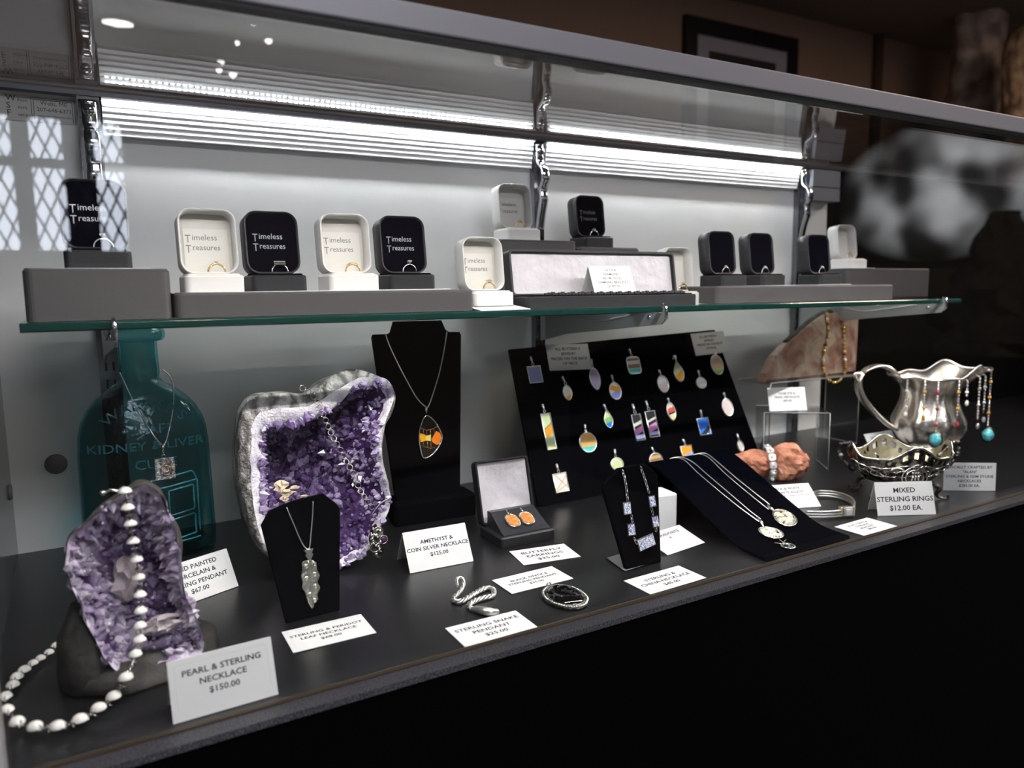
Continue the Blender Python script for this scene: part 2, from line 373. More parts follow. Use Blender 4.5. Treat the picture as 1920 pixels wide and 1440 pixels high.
# unseen fill panel and ceiling lamps
t=thing('unseen_ceiling_light','unseen cool fill panel added above the shop floor before the case','ceiling light',Vector((.6,-1.3,1.9)))  # fill out of view, added to light the front of the top rail
mk('diffuser',G().box((-.6,-.3,-.02),(.6,.3,-.012)),mat('fill_glow',(0,0,0),.9,emit=(.93,.93,1),es=ROOM_W),t); mk('frame',G().box((-.62,-.32,-.012),(.62,.32,0)),M_alu,t)
t=thing('unseen_ceiling_light','warm ceiling panel light at the right of the shop','ceiling light',Vector((3.6,.2,1.9)))
mk('diffuser',G().box((-.5,-.3,-.02),(.5,.3,-.012)),mat('warm_panel_light',(0,0,0),.9,emit=(1,.78,.62),es=ROOM_W*1.6),t); mk('frame',G().box((-.52,-.32,-.012),(.52,.32,0)),M_alu,t)
M_spot=mat('spot_bulb',(0,0,0),.9,emit=(1,.98,.95),es=22)
M_can=mat('lamp_can',(.1,.1,.1),.5)
for px,py,r,wd in ((221,44,.05,1.6),(475,43,.022,1),(504,77,.024,.8),(437,140,.025,.8),(411,132,.018,.7),(414,117,.018,1),(445,80,.012,1),(370,4,.09,2)):
    d=ray(px,py); zl=1.86
    if px not in (221,370): q=CAM+d*(4.4/d.y); zl=min(q.z,1.86)
    q=CAM+d*((zl-CAM.z)/d.z); q=Vector((q.x,2*YG0-q.y,zl))
    t=thing('ceiling_spotlight',{221:'wide pale oval ceiling lamp mirrored near the left post',370:'warm pinkish ceiling lamp mirrored at the very top left of the glass'}.get(px,'small round ceiling spotlight mirrored as a bright fleck high in the front glass'),'ceiling light',q,None if px in (221,370) else 'small ceiling spotlights mirrored in the glass')
    mk('bulb',G().lathe([(r*.4,-.012),(r,0),(r,.006)],16,wd,1),M_spot if px!=370 else mat('warm_bulb',(0,0,0),.9,emit=(1,.7,.6),es=14),t)
    mk('can',G().lathe([(r*1.1,.006),(r*1.1,.04)],16,wd,1),M_can,t)
    if zl<1.8: mk('hanging_rod',G().tube([(0,0,.04),(0,0,1.9-zl)],.004,6),M_can,t)
# picture on the back wall
a=P(1287,33,3.17); b=P(1498,75,3.17); W_=b.x-a.x; z1=a.z+.02
t=thing('framed_picture','black framed picture with a pale mount hanging on the brown wall','picture',Vector((a.x,3.17,z1-.9)))
def fr(x0,x1,z0,z1_,w_): return [((x0,0,z1_-w_),(x1,.03,z1_)),((x0,0,z0),(x1,.03,z0+w_)),((x0,0,z0+w_),(x0+w_,.03,z1_-w_)),((x1-w_,0,z0+w_),(x1,.03,z1_-w_))]
g=G(); [g.box(*q) for q in fr(0,W_,0,.9,.085)]; mk('frame',g,mat('black_picture_frame',(.006,.006,.007),.4),t)
mk('mount',G().box((.08,.012,.08),(W_-.08,.02,.82)),mat('lilac_grey_mount',(.36,.35,.42),.7),t)
mk('print',G().box((.18,.008,.18),(W_-.18,.012,.74)),mat('dark_print',(.02,.018,.018),.6),t)
# gnarled driftwood sculptures at the right
def lump(name,label,cat_,px,py0,py1,w_,Y,seed,m):
    c=P(px,py1,Y); top=P(px,py0,Y).z; z0=-.1; H=top-z0
    t=thing(name,label,cat_,Vector((c.x,Y,z0)))
    loops=[]
    for k in range(40):
        f=k/39; z=f*H; r=w_*(1.0-.15*f)*(math.sqrt(max(0,1-max(0,(f-.9)/.1)**2))*.9+.1)
        L=[]
        for i in range(40):
            a=2*PI*i/40; q=Vector((math.cos(a)*1.6,math.sin(a)*1.6,z*1.6+seed))
            rr_=r*(1+.38*noise.noise(q)+.34*abs(noise.noise(Vector((q.x*3,q.y*3,z*2.2+seed)))))
            L.append((rr_*math.cos(a)+.05*noise.noise(Vector((z*2,seed,0))),rr_*math.sin(a)*.8,z))
        loops.append(L)
    mk('body',G().loft(loops),m,t); mk('pedestal',G().box((-w_*1.2,-w_,-.9),(w_*1.2,w_,0)),M_wall_l,t)
M_drift=mat('driftwood',(.2,.15,.12),.8,bump=(14,1,.03),var=(9,[(.35,(.24,.18,.15)),(.62,(.60,.50,.45))]))
M_drift2=mat('carved_wood',(.2,.12,.07),.7,bump=(14,1,.03),var=(12,[(.35,(.16,.10,.06)),(.62,(.50,.34,.22))]))
lump('driftwood_sculpture','tall grey gnarled driftwood rising above the counter behind the case','sculpture',1828,-60,150,.17,2.7,3.1,M_drift)
lump('driftwood_sculpture','brown carved wooden piece at the right edge beside the grey driftwood','sculpture',1912,45,215,.12,2.3,8.7,M_drift2)
# rock specimens mirrored in the right of the glass
for i,(x,y,z,s) in enumerate(((4.4,-2.35,.55,.34),(5.5,-1.6,.8,.36),(3.5,-2.9,.35,.30))):
    t=thing('rock_specimen',['jagged dark rock on a counter, mirrored right of the ring boxes','taller jagged dark rock mirrored near the right edge of the glass','low dark rock mirrored lowest in the right part of the glass'][i],'rock',Vector((x,y,-1)))
    g=G(); loops=[]
    for k in range(12):
        f=k/11; loops.append([((s*(1-f*.8)*(1+1.0*noise.noise(Vector((math.cos(a)*2,math.sin(a)*2,f*5+i*7)))))*math.cos(a),(s*(1-f*.8)*(1+1.0*noise.noise(Vector((math.cos(a)*2,math.sin(a)*2,f*5+i*7)))))*math.sin(a),.85+f*(z+.15)) for a in [q*2*PI/14 for q in range(14)]])
    mk('rock',g.loft(loops,smooth=False),M_darkrock,t); mk('counter',G().box((-s*1.3,-s*1.3,0),(s*1.3,s*1.3,.85)),M_kick,t)
# ================================================================ the display case
case=thing('display_case','long black and white jewellery display case with glass front and top','display case',Vector((0,0,0)))
mk('deck',G().box((XL-.02,.613,-.02),(XR,YB+.02,0)),M_deck,case)
mk('front_ledge',G().ext([(0,0),(0,-.006),(.02,-.006),(.02,0),(.004,.0)],XL-.02,XR,0,Matrix.Translation((0,.588,0))@Matrix(((0,1,0,0),(1,0,0,0),(0,0,1,0),(0,0,0,1)))),M_edge,case,'speckled front edge strip')
mk('glass_channel',G().box((XL-.02,.6065,-.002),(XR,.613,.0012)),M_groove,case,'brown channel holding the front glass')
mk('kick_panel',G().box((XL-.02,.592,-1.0),(XR,.612,-.0062)),M_kick,case)
g=G().box((XL,YB,0),(1.515,YB+.01,.60)); mk('back_panel',g,M_white,case)
mk('dark_back_panel',G().box((1.515,YB+.002,0),(XR,YB+.012,.60)),M_kick,case)
mk('side_panel',G().box((XL-.012,.613,0),(XL,YB+.01,.57)),mat('dark_glossy_side',(.03,.035,.04),.15),case)
mk('side_panel',G().box((XR-.01,.613,0),(XR,YB+.01,.57)),M_kick,case)
g=G(); c=P(105,870,YB); g.lathe([(.0002,.003),(.0115,.003),(.0135,.0012),(.0135,0)],28,M=Matrix.Translation((c.x,YB,c.z))@Matrix.Rotation(PI/2,4,'X'))
mk('grommet',g,mat('grey_cap',(.13,.12,.12),.5),case,'round grey plug in the back panel')
g=G(); g.lathe([(.0002,.003),(.009,.003),(.0105,0)],24,M=Matrix.Translation((XL,1.12,.093))@Matrix.Rotation(PI/2,4,'Y')); mk('grommet',g,MATS['grey_cap'],case)
mk('corner_post',G().box((-.085,.586,.0),(-.0612,.606,.545)),mat('pale_metal',(.7,.7,.72),.35),case)
ZR0,ZR1=.545,.567
mk('top_rail',G().ext(rr(.022,ZR1-ZR0,.002,3),XL-.3,XR+.3,0,Matrix.Translation((0,.599,(ZR0+ZR1)/2))@Matrix(((0,1,0,0),(1,0,0,0),(0,0,1,0),(0,0,0,1)))),M_alu,case,'grey aluminium top rail')
mk('gasket',G().box((XL,.590,ZR0-.0035),(XR,.603,ZR0)),M_slot,case)
mk('front_glass',G().box((XL,YG0,.001),(XR,YG1,ZR0-.002)),M_glass,case)
th=math.atan((.599-.564)/(YB-.612)); Mt=Matrix.Translation((0,.612,.564))@Matrix.Rotation(th,4,'X'); Lt=(YB-.612)/math.cos(th)
mk('top_glass',G().box((XL,0,0),(XR,Lt,.003),Mt),M_glass,case)
mk('back_rail',G().box((XL,YB-.016,.5915),(XR,YB,.5975)),M_darkrail,case).data
g=G()
for x,w_ in ((.042,.026),(.727,.020),(1.412,.022)):
    s_=mk('slotted_standard',G().box((x-w_/2,YB-.014,0),(x+w_/2,YB-.0002,.591)),M_chrome_d,case)
    q=G(); z=.02
    while z<.53:
        for dx in (-.0045,.0045): q.box((x+dx-.0013,YB-.0145,z),(x+dx+.0013,YB-.0139,z+.012))
        z+=.024
    mk('slots',q,M_slot,s_)
    # chrome strap with its screw
    pts=[(x,YB-.016,.586),(x,YB-.017,.565),(x,YB-.019,.553),(x,YB-.032,.542),(x,YB-.036,.525),(x,YB-.028,.508),(x,YB-.030,.49),(x,YB-.022,.465),(x,YB-.016,.44)]
    pts=cat(pts,5); q=G(); hw=w_*.46
    q.loft([[(p.x-hw,p.y,p.z),(p.x-hw*.5,p.y-.003,p.z),(p.x+hw*.5,p.y-.003,p.z),(p.x+hw,p.y,p.z),(p.x+hw*.5,p.y+.001,p.z),(p.x-hw*.5,p.y+.001,p.z)] for p in pts]); sp=mk('chrome_strap',q,M_chrome,case)
    q=G().lathe([(.0002,.004),(.006,.0035),(.0075,.002),(.0075,0)],20,M=Matrix.Translation((x,YB-.0185,.573))@Matrix.Rotation(PI/2,4,'X')); mk('screw',q,M_chrome,sp)
    q=G().box((-.0035,0,-.0007),(.0035,.001,.0007),Matrix.Translation((x,YB-.0232,.573))).box((-.0007,0,-.0035),(.0007,.001,.0035),Matrix.Translation((x,YB-.0232,.573))); mk('screw_slot',q,M_slot,sp)
# maker's label on the back panel
t=thing("makers_label",'pale paper maker\'s label stuck at the top left of the back panel','label',Vector((XL,YB,0)))
g=G().box((.001,-.0012,.556),(.110,-.0004,.588)); lb=mk('paper',g,mat('label_paper',(.50,.49,.47),.7),t)
g=G()
for z,a,b in ((.5795,'W','ilson'),(.5705,'S','tore'),(.5615,'F','ixtures')):
    text(g,a,.0105,.034,z,-.0014,'LEFT'); text(g,b,.006,.046,z,-.0014,'LEFT')
text(g,'Wells, ME',.0072,.0855,.5775,-.0014); text(g,'207-646-6373',.0068,.0855,.5695,-.0014,wide=1.0); text(g,'wilsonstorefixtures.com',.0044,.0855,.5628,-.0014,wide=.86)
for k in (0,.0025):
    for q in (((.0605+k,-.0014,.558),(.0611+k,-.0013,.586-k)),((.0605+k,-.0014,.5855-k),(.1085-k,-.0013,.586-k)),((.1079-k,-.0014,.558),(.1085-k,-.0013,.586-k))): g.box(*q)
mk('printing',g,M_ink2,t)
# LED strip lights under the back rail
M_led=mat('led_diode',(0,0,0),.9,emit=(.93,.97,1),es=LED_BACK)
def strip(x0,x1,label):
    t=thing('led_strip_light',label,'light fixture',Vector((x0,YB,0)),None); L=x1-x0
    prof=[(-.001,.590),(-.024,.590),(-.025,.5875),(-.0205,.5868)]
    z=.5855; y=-.0185
    while z>.5475:
        prof+=[(y,z),(y-.0006,z-.0012),(y-.0006,z-.0042),(y,z-.0054)]; z-=.0072; y+=.0016
    prof+=[(-.009,.545),(-.001,.545)]
    g=G(); g.loft([[(x,p[0],p[1]) for p in prof] for x in (0,L)],True,None,False)
    mk('ribbed_housing',g,M_led_house,t)
    g=G(); x=.006
    while x<L-.006: g.box((x,-.0240,.5850),(x+.0035,-.0205,.5866)); x+=.0078
    d=mk('diodes',g,M_led,t,kind='stuff')
strip(.057,.714,'white ribbed LED strip light on the back panel, left of the middle post')
strip(.741,1.398,'white ribbed LED strip light on the back panel, right of the middle post')
t=thing('led_strip_light','slim LED strip light tucked behind the front top rail','light fixture',Vector((0,.612,.545)))
mk('housing',G().box((XL+.02,0,.010),(1.9,.012,.0185)).box((XL+.02,.012,.0062),(1.9,.0132,.0185)),M_led_house,t)  # second box is an added lip keeping light off the upper back wall
g=G(); x=XL+.03
while x<1.85: g.box((x,.003,.0084),(x+.005,.009,.0098)); x+=.016
mk('diodes',g,mat('front_led_diode',(0,0,0),.9,emit=(1,.97,.93),es=LED_FRONT),t,kind='stuff')
t=thing('power_box','small grey power box fixed to the back panel right of the strip light','box',Vector((1.4245,YB-.0005,.52)))
mk('box_body',G().box((0,-.03,0),(.092,0,.028)).box((0,-.03,.030),(.092,0,.066)),mat('grey_plastic',(.17,.18,.21),.5),t)
# ================================================================ glass shelf and brackets
SY0,SY1=.820,1.145
def shz(x): return .3137-.00455*(x+.04)
SHA=math.atan(.00455)
MS=Matrix.Translation((-.04,0,.3137))@Matrix.Rotation(SHA,4,'Y')
sh=thing('glass_shelf','long clear glass shelf with green edge carrying the ring boxes','shelf',MS)
mk('pane',G().box((0,SY0+.0025,-.0088),(1.51,SY1,-.0002)),M_shelfgl,sh)
mk('front_edge',G().ext(rr(.0045,.0088,.002,4),0,1.51,0,Matrix.Translation((0,SY0+.0022,-.0045))@Matrix(((0,1,0,0),(1,0,0,0),(0,0,1,0),(0,0,0,1)))),M_greenedge,sh,'green polished edge')
for i,x in enumerate((.0365,.727,1.412)):
    z=shz(x)
    t=thing('shelf_bracket',['left shelf bracket above the teal bottle','middle shelf bracket above the black pendant board','right shelf bracket above the reddish stone slab'][i]+', polished metal','bracket',Vector((x,0,z)))
    L=[(SY0-.003,.002),(SY0-.006,-.004),(SY0-.004,-.020),(SY0+.004,-.026),(YB-.1,-.05),(YB-.0165,-.066),(YB-.0165,-.0098),(SY0+.002,-.0098),(SY0+.001,.002)]
    Mx=Matrix(((0,1,0,0),(1,0,0,0),(0,0,1,0),(0,0,0,1)))
    mk('arm',G().ext(L,-.0017,.0017,.0004,Mx),mat('brushed_steel',(.42,.42,.43),.4,metal=.8),t)
    mk('front_lip',G().tube([(0,SY0+.002,.0022),(0,SY0-.004,.001),(0,SY0-.006,-.006),(0,SY0-.005,-.018)],.0024,8),M_chrome,t)
    q=G(); q.tube(cat([(0.0035,SY0+.05,-.011),(.0035,SY0+.1,-.019),(.0035,SY0+.17,-.026),(.0035,SY0+.24,-.012)],6),.0016,6,M=Matrix.Translation((-.006,0,0))); mk('rubber_cushion',q,mat('clear_rubber',(.5,.5,.5),.3),t)
    q=G().lathe([(.0002,.003),(.0035,.002),(.0035,0)],14,M=Matrix.Translation((-.0017,SY0+.028,-.0165))@Matrix.Rotation(-PI/2,4,'Y')); mk('rivet',q,M_chrome,t)
# ================================================================ things on the glass shelf
def riser(x0,x1,ytop,Y0,Y1,label,gap=True):
    """grey leatherette riser: x0,x1,ytop in the frame at its front face Y0"""
    a=P(x0,560,Y0).x; b=P(x1,560,Y0).x; cx=(a+b)/2; zb=shz(cx)+.0003; zt=P((x0+x1)/2,ytop,Y0).z
    t=thing('display_riser',label,'riser',Matrix.Translation((cx,(Y0+Y1)/2,zb))@Matrix.Rotation(SHA,4,'Y'))
    mk('riser_body',G().rbox(b-a,Y1-Y0,0,zt-zb-.0012,.008),M_riser,t); mk('riser_top',G().rbox(b-a-.003,Y1-Y0-.003,zt-zb-.0012,zt-zb,.007,bev=.0004),M_riser_t,t,'darker top sheet')
    return t,zt
def card_lines(g,lines,w,h,size,y,top=.72,lh=1.35,border=True,gb=None):
    z=h*top
    for s in lines:
        text(g,s,size*1.06,w*.5,z,y,'CENTER',1.12,None,.018); z-=size*lh
def card(label,M,w,h,lines,size,group=None,border=True,top=.68,tent=False):
    t=thing('price_card',label,'card',M,group)
    mk('card_stock',G().box((0,0,0),(w,.0006,h)),M_card,t)
    if border:
        g=G(); b=.0045; L=rr(w-2*b,h-2*b,.003,4); L2=rr(w-2*b-.0007,h-2*b-.0007,.0028,4)
        n=len(L); vs=[(x+w/2,-.00008,y+h/2) for x,y in L]+[(x+w/2,-.00008,y+h/2) for x,y in L2]
        g.add(vs,[(i,(i+1)%n,n+(i+1)%n,n+i) for i in range(n)],None,False); mk('border_line',g,M_lineprint,t)
    if lines:
        g=G(); card_lines(g,lines,w,h,size,-.00012,top); mk('printed_text',g,M_ink,t)
    if tent:
        mk('back_flap',G().box((.0005,0,-h+.0015),(w-.0005,.0006,-.0002),Matrix.Translation((0,.0008,h))@Matrix.Rotation(math.radians(tent),4,'X')),M_card,t)
    return t
def ring(label,kind,M,r=.0088):
    t=thing('finger_ring',label,'ring',M)
    bm_=M_gold if kind in('gold_thin','gold_filigree','gold_halo','gold') else M_silver
    mk('band',G().torus(r,.0011,36,8),bm_,t)
    g=G(); h=G(); prong=G()
    def gem(c,q,n=8):
        g.lathe([(q*.1,c[2]-q*.8),(q,c[2]),(q*.6,c[2]+q*.35)],n,M=Matrix.Translation((c[0],c[1],0)))
    if kind=='solitaire': gem((0,0,r+.0042),.0032); [prong.tube([(.0006*s,.0006*u,r),(.0026*s,.0026*u,r+.005)],.0004,5) for s in(-1,1) for u in(-1,1)]
    elif kind=='gold_thin': gem((0,0,r+.0022),.0017); [prong.tube([(.0004*s,0,r),(.0016*s,0,r+.003)],.0004,5) for s in(-1,1)]
    elif kind=='pave':
        prong.ext(rr(.013,.0042,.0016),-.0028,.0028,.0006,Matrix.Translation((0,0,r+.0008)))
        for i in range(-3,4): gem((i*.0018,-.001,r+.003),.001,6); gem((i*.0018,.0012,r+.003),.001,6)
    elif kind=='gold_halo':
        gem((0,0,r+.0032),.0026)
        for i in range(10): a=i*2*PI/10; gem((.0042*math.cos(a),.0034*math.sin(a),r+.0028),.0011,6)
        prong.torus(.0034,.0006,20,6,Matrix.Translation((0,0,r+.0018))@Matrix.Rotation(PI/2,4,'X'))
    elif kind=='gold_filigree':
        for i in range(-4,5):
            a=PI/2+i*.17; prong.sph((r*math.cos(a)*1.12,0,r*math.sin(a)*1.12),.0014,8)
            gem((r*math.cos(a)*1.2,-.001,r*math.sin(a)*1.22),.0009,6)
    else:
        gem((0,0,r+.0026),.0024); gem((.003,0,r+.0016),.0013,6); gem((-.003,0,r+.0016),.0013,6); prong.torus(.002,.0006,16,6,Matrix.Translation((0,0,r+.0014))@Matrix.Rotation(PI/2,4,'X'))
    mk('setting',prong,bm_,t); mk('stones' if kind not in('solitaire','gold_thin') else 'stone',g,M_dia,t)
    return t
WL,HL,DL=.060,.071,.026
def ringbox(label,px,pyb,Y,z,col,rkind,rlabel,rz=0,scale=1.0,card_label=None,logo=True,tilt=math.radians(7),ringx=.006):
    """px: frame x of the base front centre at depth Y (front face), z: height it stands on"""
    X=P(px,pyb,Y).x
    MB=Matrix.Translation((X,Y,z+.0009))@Matrix.Rotation(rz,4,'Z')@Matrix.Scale(scale,4)
    mo,mi,ml=(M_bxw,M_bxwi,M_logo_w) if col=='white' else (M_bxb,M_bxbi,M_logo_b)
    if card_label:
        t=thing('price_card',card_label,'card',MB@Matrix.Translation((0,0,-.0008))); mk('card_stock',G().box((-.044,-.006,0),(.046,.044,.0006)),M_card,t)
    t=thing('ring_box',label,'ring box',MB)
    D_=.052
    mk('base',G().rbox(WL,D_,0,.0175,.006,Matrix.Translation((0,D_/2,0))),mo,t)
    mk('cushion',G().rbox(WL-.006,D_-.006,.0165,.0195,.005,Matrix.Translation((0,D_/2,0))),mi if col=='white' else M_bxbi,t)
    ML=Matrix.Translation((0,D_-.002,.0165))@Matrix.Rotation(-tilt,4,'X')
    def R(w_,h,r,y): return [(a,y,b+HL/2) for a,b in rr(w_,h,r,7)]
    g=G(); w2=.0022
    loops=[R(WL-.001,HL-.001,.0135,-DL),R(WL,HL,.014,-DL+.0006),R(WL,HL,.014,-.002),R(WL-.004,HL-.004,.012,0)]
    g.loft(loops[::-1],False); n=len(loops[0])
    g.add(loops[3],[tuple(range(n))],None,False)
    inn=[R(WL-.001,HL-.001,.0135,-DL),R(WL-2*w2,HL-2*w2,.012,-DL+.0003),R(WL-2*w2-.001,HL-2*w2-.001,.0115,-.004)]
    g.loft(inn,False)
    lid=mk('lid',G(),mo,t); bpy.data.objects.remove(lid)
    g2=G(); g2.v=[tuple(ML@Vector(v)) for v in g.v]; g2.f=g.f; g2.sm=g.sm
    lid=mk('lid',g2,mo,t)
    dep=-.0065 if col=='white' else -DL+.002
    g=G().loft([R(WL-2*w2-.0012,HL-2*w2-.0012,.011,dep),R(WL-2*w2-.0012,HL-2*w2-.0012,.011,-.0038)],True,ML,False)
    mk('lid_lining',g,mi,lid)
    if col=='white': mk('lining_pad',G().box((-.023,dep-.0012,.004),(.023,dep,.052),ML),mat('cream_pad',(.58,.56,.52),.6),lid); dep-=.0012
    if logo:
        g=G(); y=dep-.0003
        for z_,a,b in ((.0395,'T','imeless'),(.0285,'T','reasures')):
            text(g,a,.0125,-.0215,z_-.0028,y,'LEFT',.8,ML); text(g,b,.0092,-.0145,z_,y,'LEFT',.98 if b[0]=='i' else .92,ML)
        mk('logo_lettering',g,ml,lid)
    ring(rlabel,rkind,MB@Matrix.Translation((ringx,.026,.0215)))
    return t
YA=.842
r1,z1=riser(45,322,503,.842,.99,'tall grey leatherette riser at the left end of the glass shelf')
r2,z2=riser(327,890,546,.842,.975,'long low grey riser under four ring boxes')
YR=.856
ringbox('black open ring box alone on the tall left riser',186,494,.862,z1,'black','solitaire','silver solitaire ring in the black box on the tall left riser',card_label='white card under the black ring box on the tall left riser')
ringbox('white open ring box, leftmost of the row on the long riser',405,540,YR,z2,'white','gold_thin','thin gold ring with small stone in the leftmost white box',card_label='white card under the leftmost white ring box')
ringbox('black open ring box right of the leftmost white box',527,541,YR+.004,z2,'black','pave','wide silver pave ring in the black box beside the leftmost white box',card_label='white card under the black box beside the leftmost white box')
ringbox('white open ring box third on the long riser',667,540,YR,z2,'white','gold_filigree','gold filigree ring in the third box on the long riser',card_label='white card under the third ring box of the long riser')
ringbox('black open ring box at the right end of the long riser',776,541,YR+.004,z2,'black','solitaire','silver solitaire ring with tall round stone at the right end of the long riser',card_label='white card under the black box at the right end of the long riser')
zz=shz(.47)
ringbox('white open ring box standing straight on the glass beside the long riser',928,562,.862,zz+.004,'white','gold_halo','gold halo ring in the white box standing straight on the glass')
c=card('pale card lying on the glass shelf before the bracelet box',Matrix.Translation((P(900,572,.835).x,.832,shz(.47)+.0006))@Matrix.Rotation(math.radians(-84),4,'X'),.072,.045,[],.003)
# tall riser at the back
r3,z3=riser(938,1082,450,1.02,1.13,'tall dark riser at the back of the shelf carrying a white ring box')
ringbox('white open ring box highest of all, on the tall back riser',985,445,1.045,z3,'white','gold','gold ring in the highest white box',scale=1.02,card_label='grey card under the highest white ring box')
r4,z4=riser(1086,1200,464,1.03,1.135,'dark riser behind the long bracelet box')
ringbox('black open ring box on the riser behind the bracelet box',1126,462,1.05,z4,'black','cluster','pearly ring in the black box behind the bracelet box',card_label='grey card under the black box behind the bracelet box')
# bracelet box
a=P(992,568,.845); b=P(1306,566,.845); W_=b.x-a.x; zb=shz(a.x+W_/2)+.0004
t=thing('bracelet_box','long black bracelet box lying open with pale satin lid lining','jewellery box',Matrix.Translation((a.x,.845,zb))@Matrix.Rotation(SHA,4,'Y'))
mk('base',G().rbox(W_,.058,0,.0165,.003,Matrix.Translation((W_/2,.029,0))),M_bxb,t)
wl=W_; hl=.064; ML=Matrix.Translation((wl/2,.062,.014))@Matrix.Rotation(-math.radians(9),4,'X')
def R2(w_,h,r,y): return [(p,y,q+hl/2) for p,q in rr(w_,h,r,6)]
g=G(); Ls=[R2(wl,hl,.006,-.020),R2(wl,hl,.006,-.0015),R2(wl-.003,hl-.003,.005,0)]; g.loft(Ls,False,ML,False); g.add(Ls[2],[tuple(range(len(Ls[2])))],ML,False)
g.loft([R2(wl,hl,.006,-.020),R2(wl-.006,hl-.006,.004,-.0198),R2(wl-.008,hl-.008,.004,-.004)],False,ML,False)
ld=mk('lid',g,M_bxb,t); 
mk('satin_lining',G().loft([R2(wl-.007,hl-.007,.004,-.0135),R2(wl-.0075,hl-.0075,.004,-.004)],True,ML,False),M_satin,ld)
mk('base_lining',G().rbox(W_-.006,.05,.016,.018,.003,Matrix.Translation((W_/2,.029,0))),M_bxbi,t)
br=thing('diamond_bracelet','dark sparkling tennis bracelet along the front of the long bracelet box','bracelet',Matrix.Translation((a.x,.845,zb+.018))@Matrix.Rotation(SHA,4,'Y'))
for i in range(46):
    g=G(); x=.03+i*(W_-.045)/46; g.box((x,.006+.001*(i%2),0),(x+.004,.0105,.0026+.0008*((i*7)%3)),None); mk('link',g,mat('tarnished_link',(.12,.12,.12),.3,metal=.8),br)
c0=P(1092,500,.868); c1=P(1165,503,.868)
Mc=Matrix.Translation((P(1112,548,.862).x,.858,zb+.0195))@Matrix.Rotation(math.radians(-2),4,'Z')@Matrix.Rotation(math.radians(-24),4,'X')
card('white tent card propped in the long bracelet box',Mc,.072,.041,['3.4 CTW','DIAMOND','IN 14K GOLD','DIAMOND BRACELET','$1900.00'],.0046,border=False,top=.80,tent=48)
ringbox('white open ring box right of the long bracelet box',1297,557,.90,shz(.96),'white','gold','gold ring in the white box right of the bracelet box',card_label='white card under the white box right of the bracelet box',logo=False)
r5,z5=riser(1343,1676,535,.862,.985,'long grey riser at the right end of the glass shelf')
ringbox('black open ring box, left of the pair on the right riser',1378,528,.872,z5,'black','cluster','silver cluster ring in the left black box of the right riser',logo=False,scale=.98,card_label='white card under the left black box of the right riser')
ringbox('black open ring box, right of the pair on the right riser',1452,528,.88,z5,'black','cluster','silver cluster ring in the second black box of the right riser',logo=False,scale=.98,card_label='white card under the second black box of the right riser')
ringbox('black open ring box at the right end of the right riser',1560,525,.876,z5,'black','cluster','silver cluster ring in the last black box of the right riser',logo=False,scale=.98,card_label='white card under the last black box of the right riser')
r6,z6=riser(1586,1742,503,1.0,1.12,'dark riser at the back behind the right end of the shelf')
ringbox('white open ring box on the riser behind the last black ring box',1610,500,1.005,z6,'white','gold','gold ring in the rightmost white ring box',logo=False,card_label='grey card under the rightmost white ring box')
SITS=True
# ================================================================ price cards on the deck
def deck_card(label,bl,br,tl,lines,size=.0058,top=.66,w=None,h=None,dz=.0003,tent=False,border=True,minlean=None):
    BL=D(*bl); BR=D(*br); ax=(BR-BL); W=ax.length; ax.normalize()
    d=ray(*tl); t=(BL-CAM).dot(ax)/d.dot(ax); TL=CAM+d*t; up=TL-BL; H=up.length
    if TL.z<.008: up=Vector((up.x,up.y,.0002)); H=up.length
    up.normalize(); up=(up-ax*up.dot(ax)).normalized(); nrm=up.cross(ax)   # local y, away from the viewer
    M=Matrix.Identity(4)
    for i in range(3): M[i][0]=ax[i]; M[i][1]=nrm[i]; M[i][2]=up[i]; M[i][3]=(BL[i]+(dz if i==2 else 0)+(.0008 if i==2 and up.z<.1 else 0))
    if W<.07 or W>.09: W=.084
    return card(label,M,w or W,h or min(max(H,.046),.052),lines,size,None,border,top,2*math.degrees(math.acos(min(1,up.z))) if tent else 0)
deck_card('blurred white tent card PEARL & STERLING NECKLACE at the front left',(325,1360),(522,1303),(312,1243),['PEARL & STERLING','NECKLACE','$150.00'],.0063,.70,tent=-55)
deck_card('white card AMETHYST & COIN SILVER NECKLACE standing beside the large geode',(769,1076),(888,1053),(754,1000),['AMETHYST &','COIN SILVER NECKLACE','$125.00'],.0062,.66,tent=-45)
t=deck_card('white card for the painted porcelain pendant, half hidden behind the left geode',(310,1149),(446,1100),(289,1080),['HAND PAINTED','PORCELAIN &','STERLING PENDANT','$67.00'],.0066,.78,w=.088,h=.046,tent=-45)
deck_card('white card lying flat before the leaf pendant stand',(550,1226),(706,1188),(528,1190),['STERLING & PERIDOT','LEAF NECKLACE','$68.00'],.0064,.62)
deck_card('white card STERLING SNAKE PENDANT lying before the twisted snake',(872,1215),(1009,1178),(836,1180),['STERLING SNAKE','PENDANT','$25.00'],.0078,.66)
deck_card('white card BLACK ONYX & STERLING PENDANT lying behind the onyx oval',(960,1115),(1075,1086),(923,1088),['BLACK ONYX &','STERLING PENDANT','$35.00'],.0060,.62)
deck_card('white card BUTTERFLY EARRINGS lying before the earring box',(982,1061),(1089,1045),(950,1037),['BUTTERFLY','EARRINGS','$35.00'],.0092,.66,border=False)
deck_card('white card STERLING & CHINA NECKLACE lying before the small black stand',(1220,1116),(1325,1085),(1173,1085),['STERLING &','CHINA NECKLACE','$45.00'],.0074,.64)
deck_card('white card for the labradorite ring lying before the small white ring cube',(1252,1042),(1322,1018),(1213,1013),['LABRADORITE','&','STERLING RING','$35.00'],.0064,.74,border=False)
deck_card('white tilted card BLACK & WHITE DENDRITE AGATE at the edge of the velvet ramp',(1442,957),(1540,950),(1420,912),['BLACK & WHITE','DENDRITE AGATE','PENDANTS WITH CHAIN','$59.00 EA.'],.0056,.78,border=False,tent=-50)
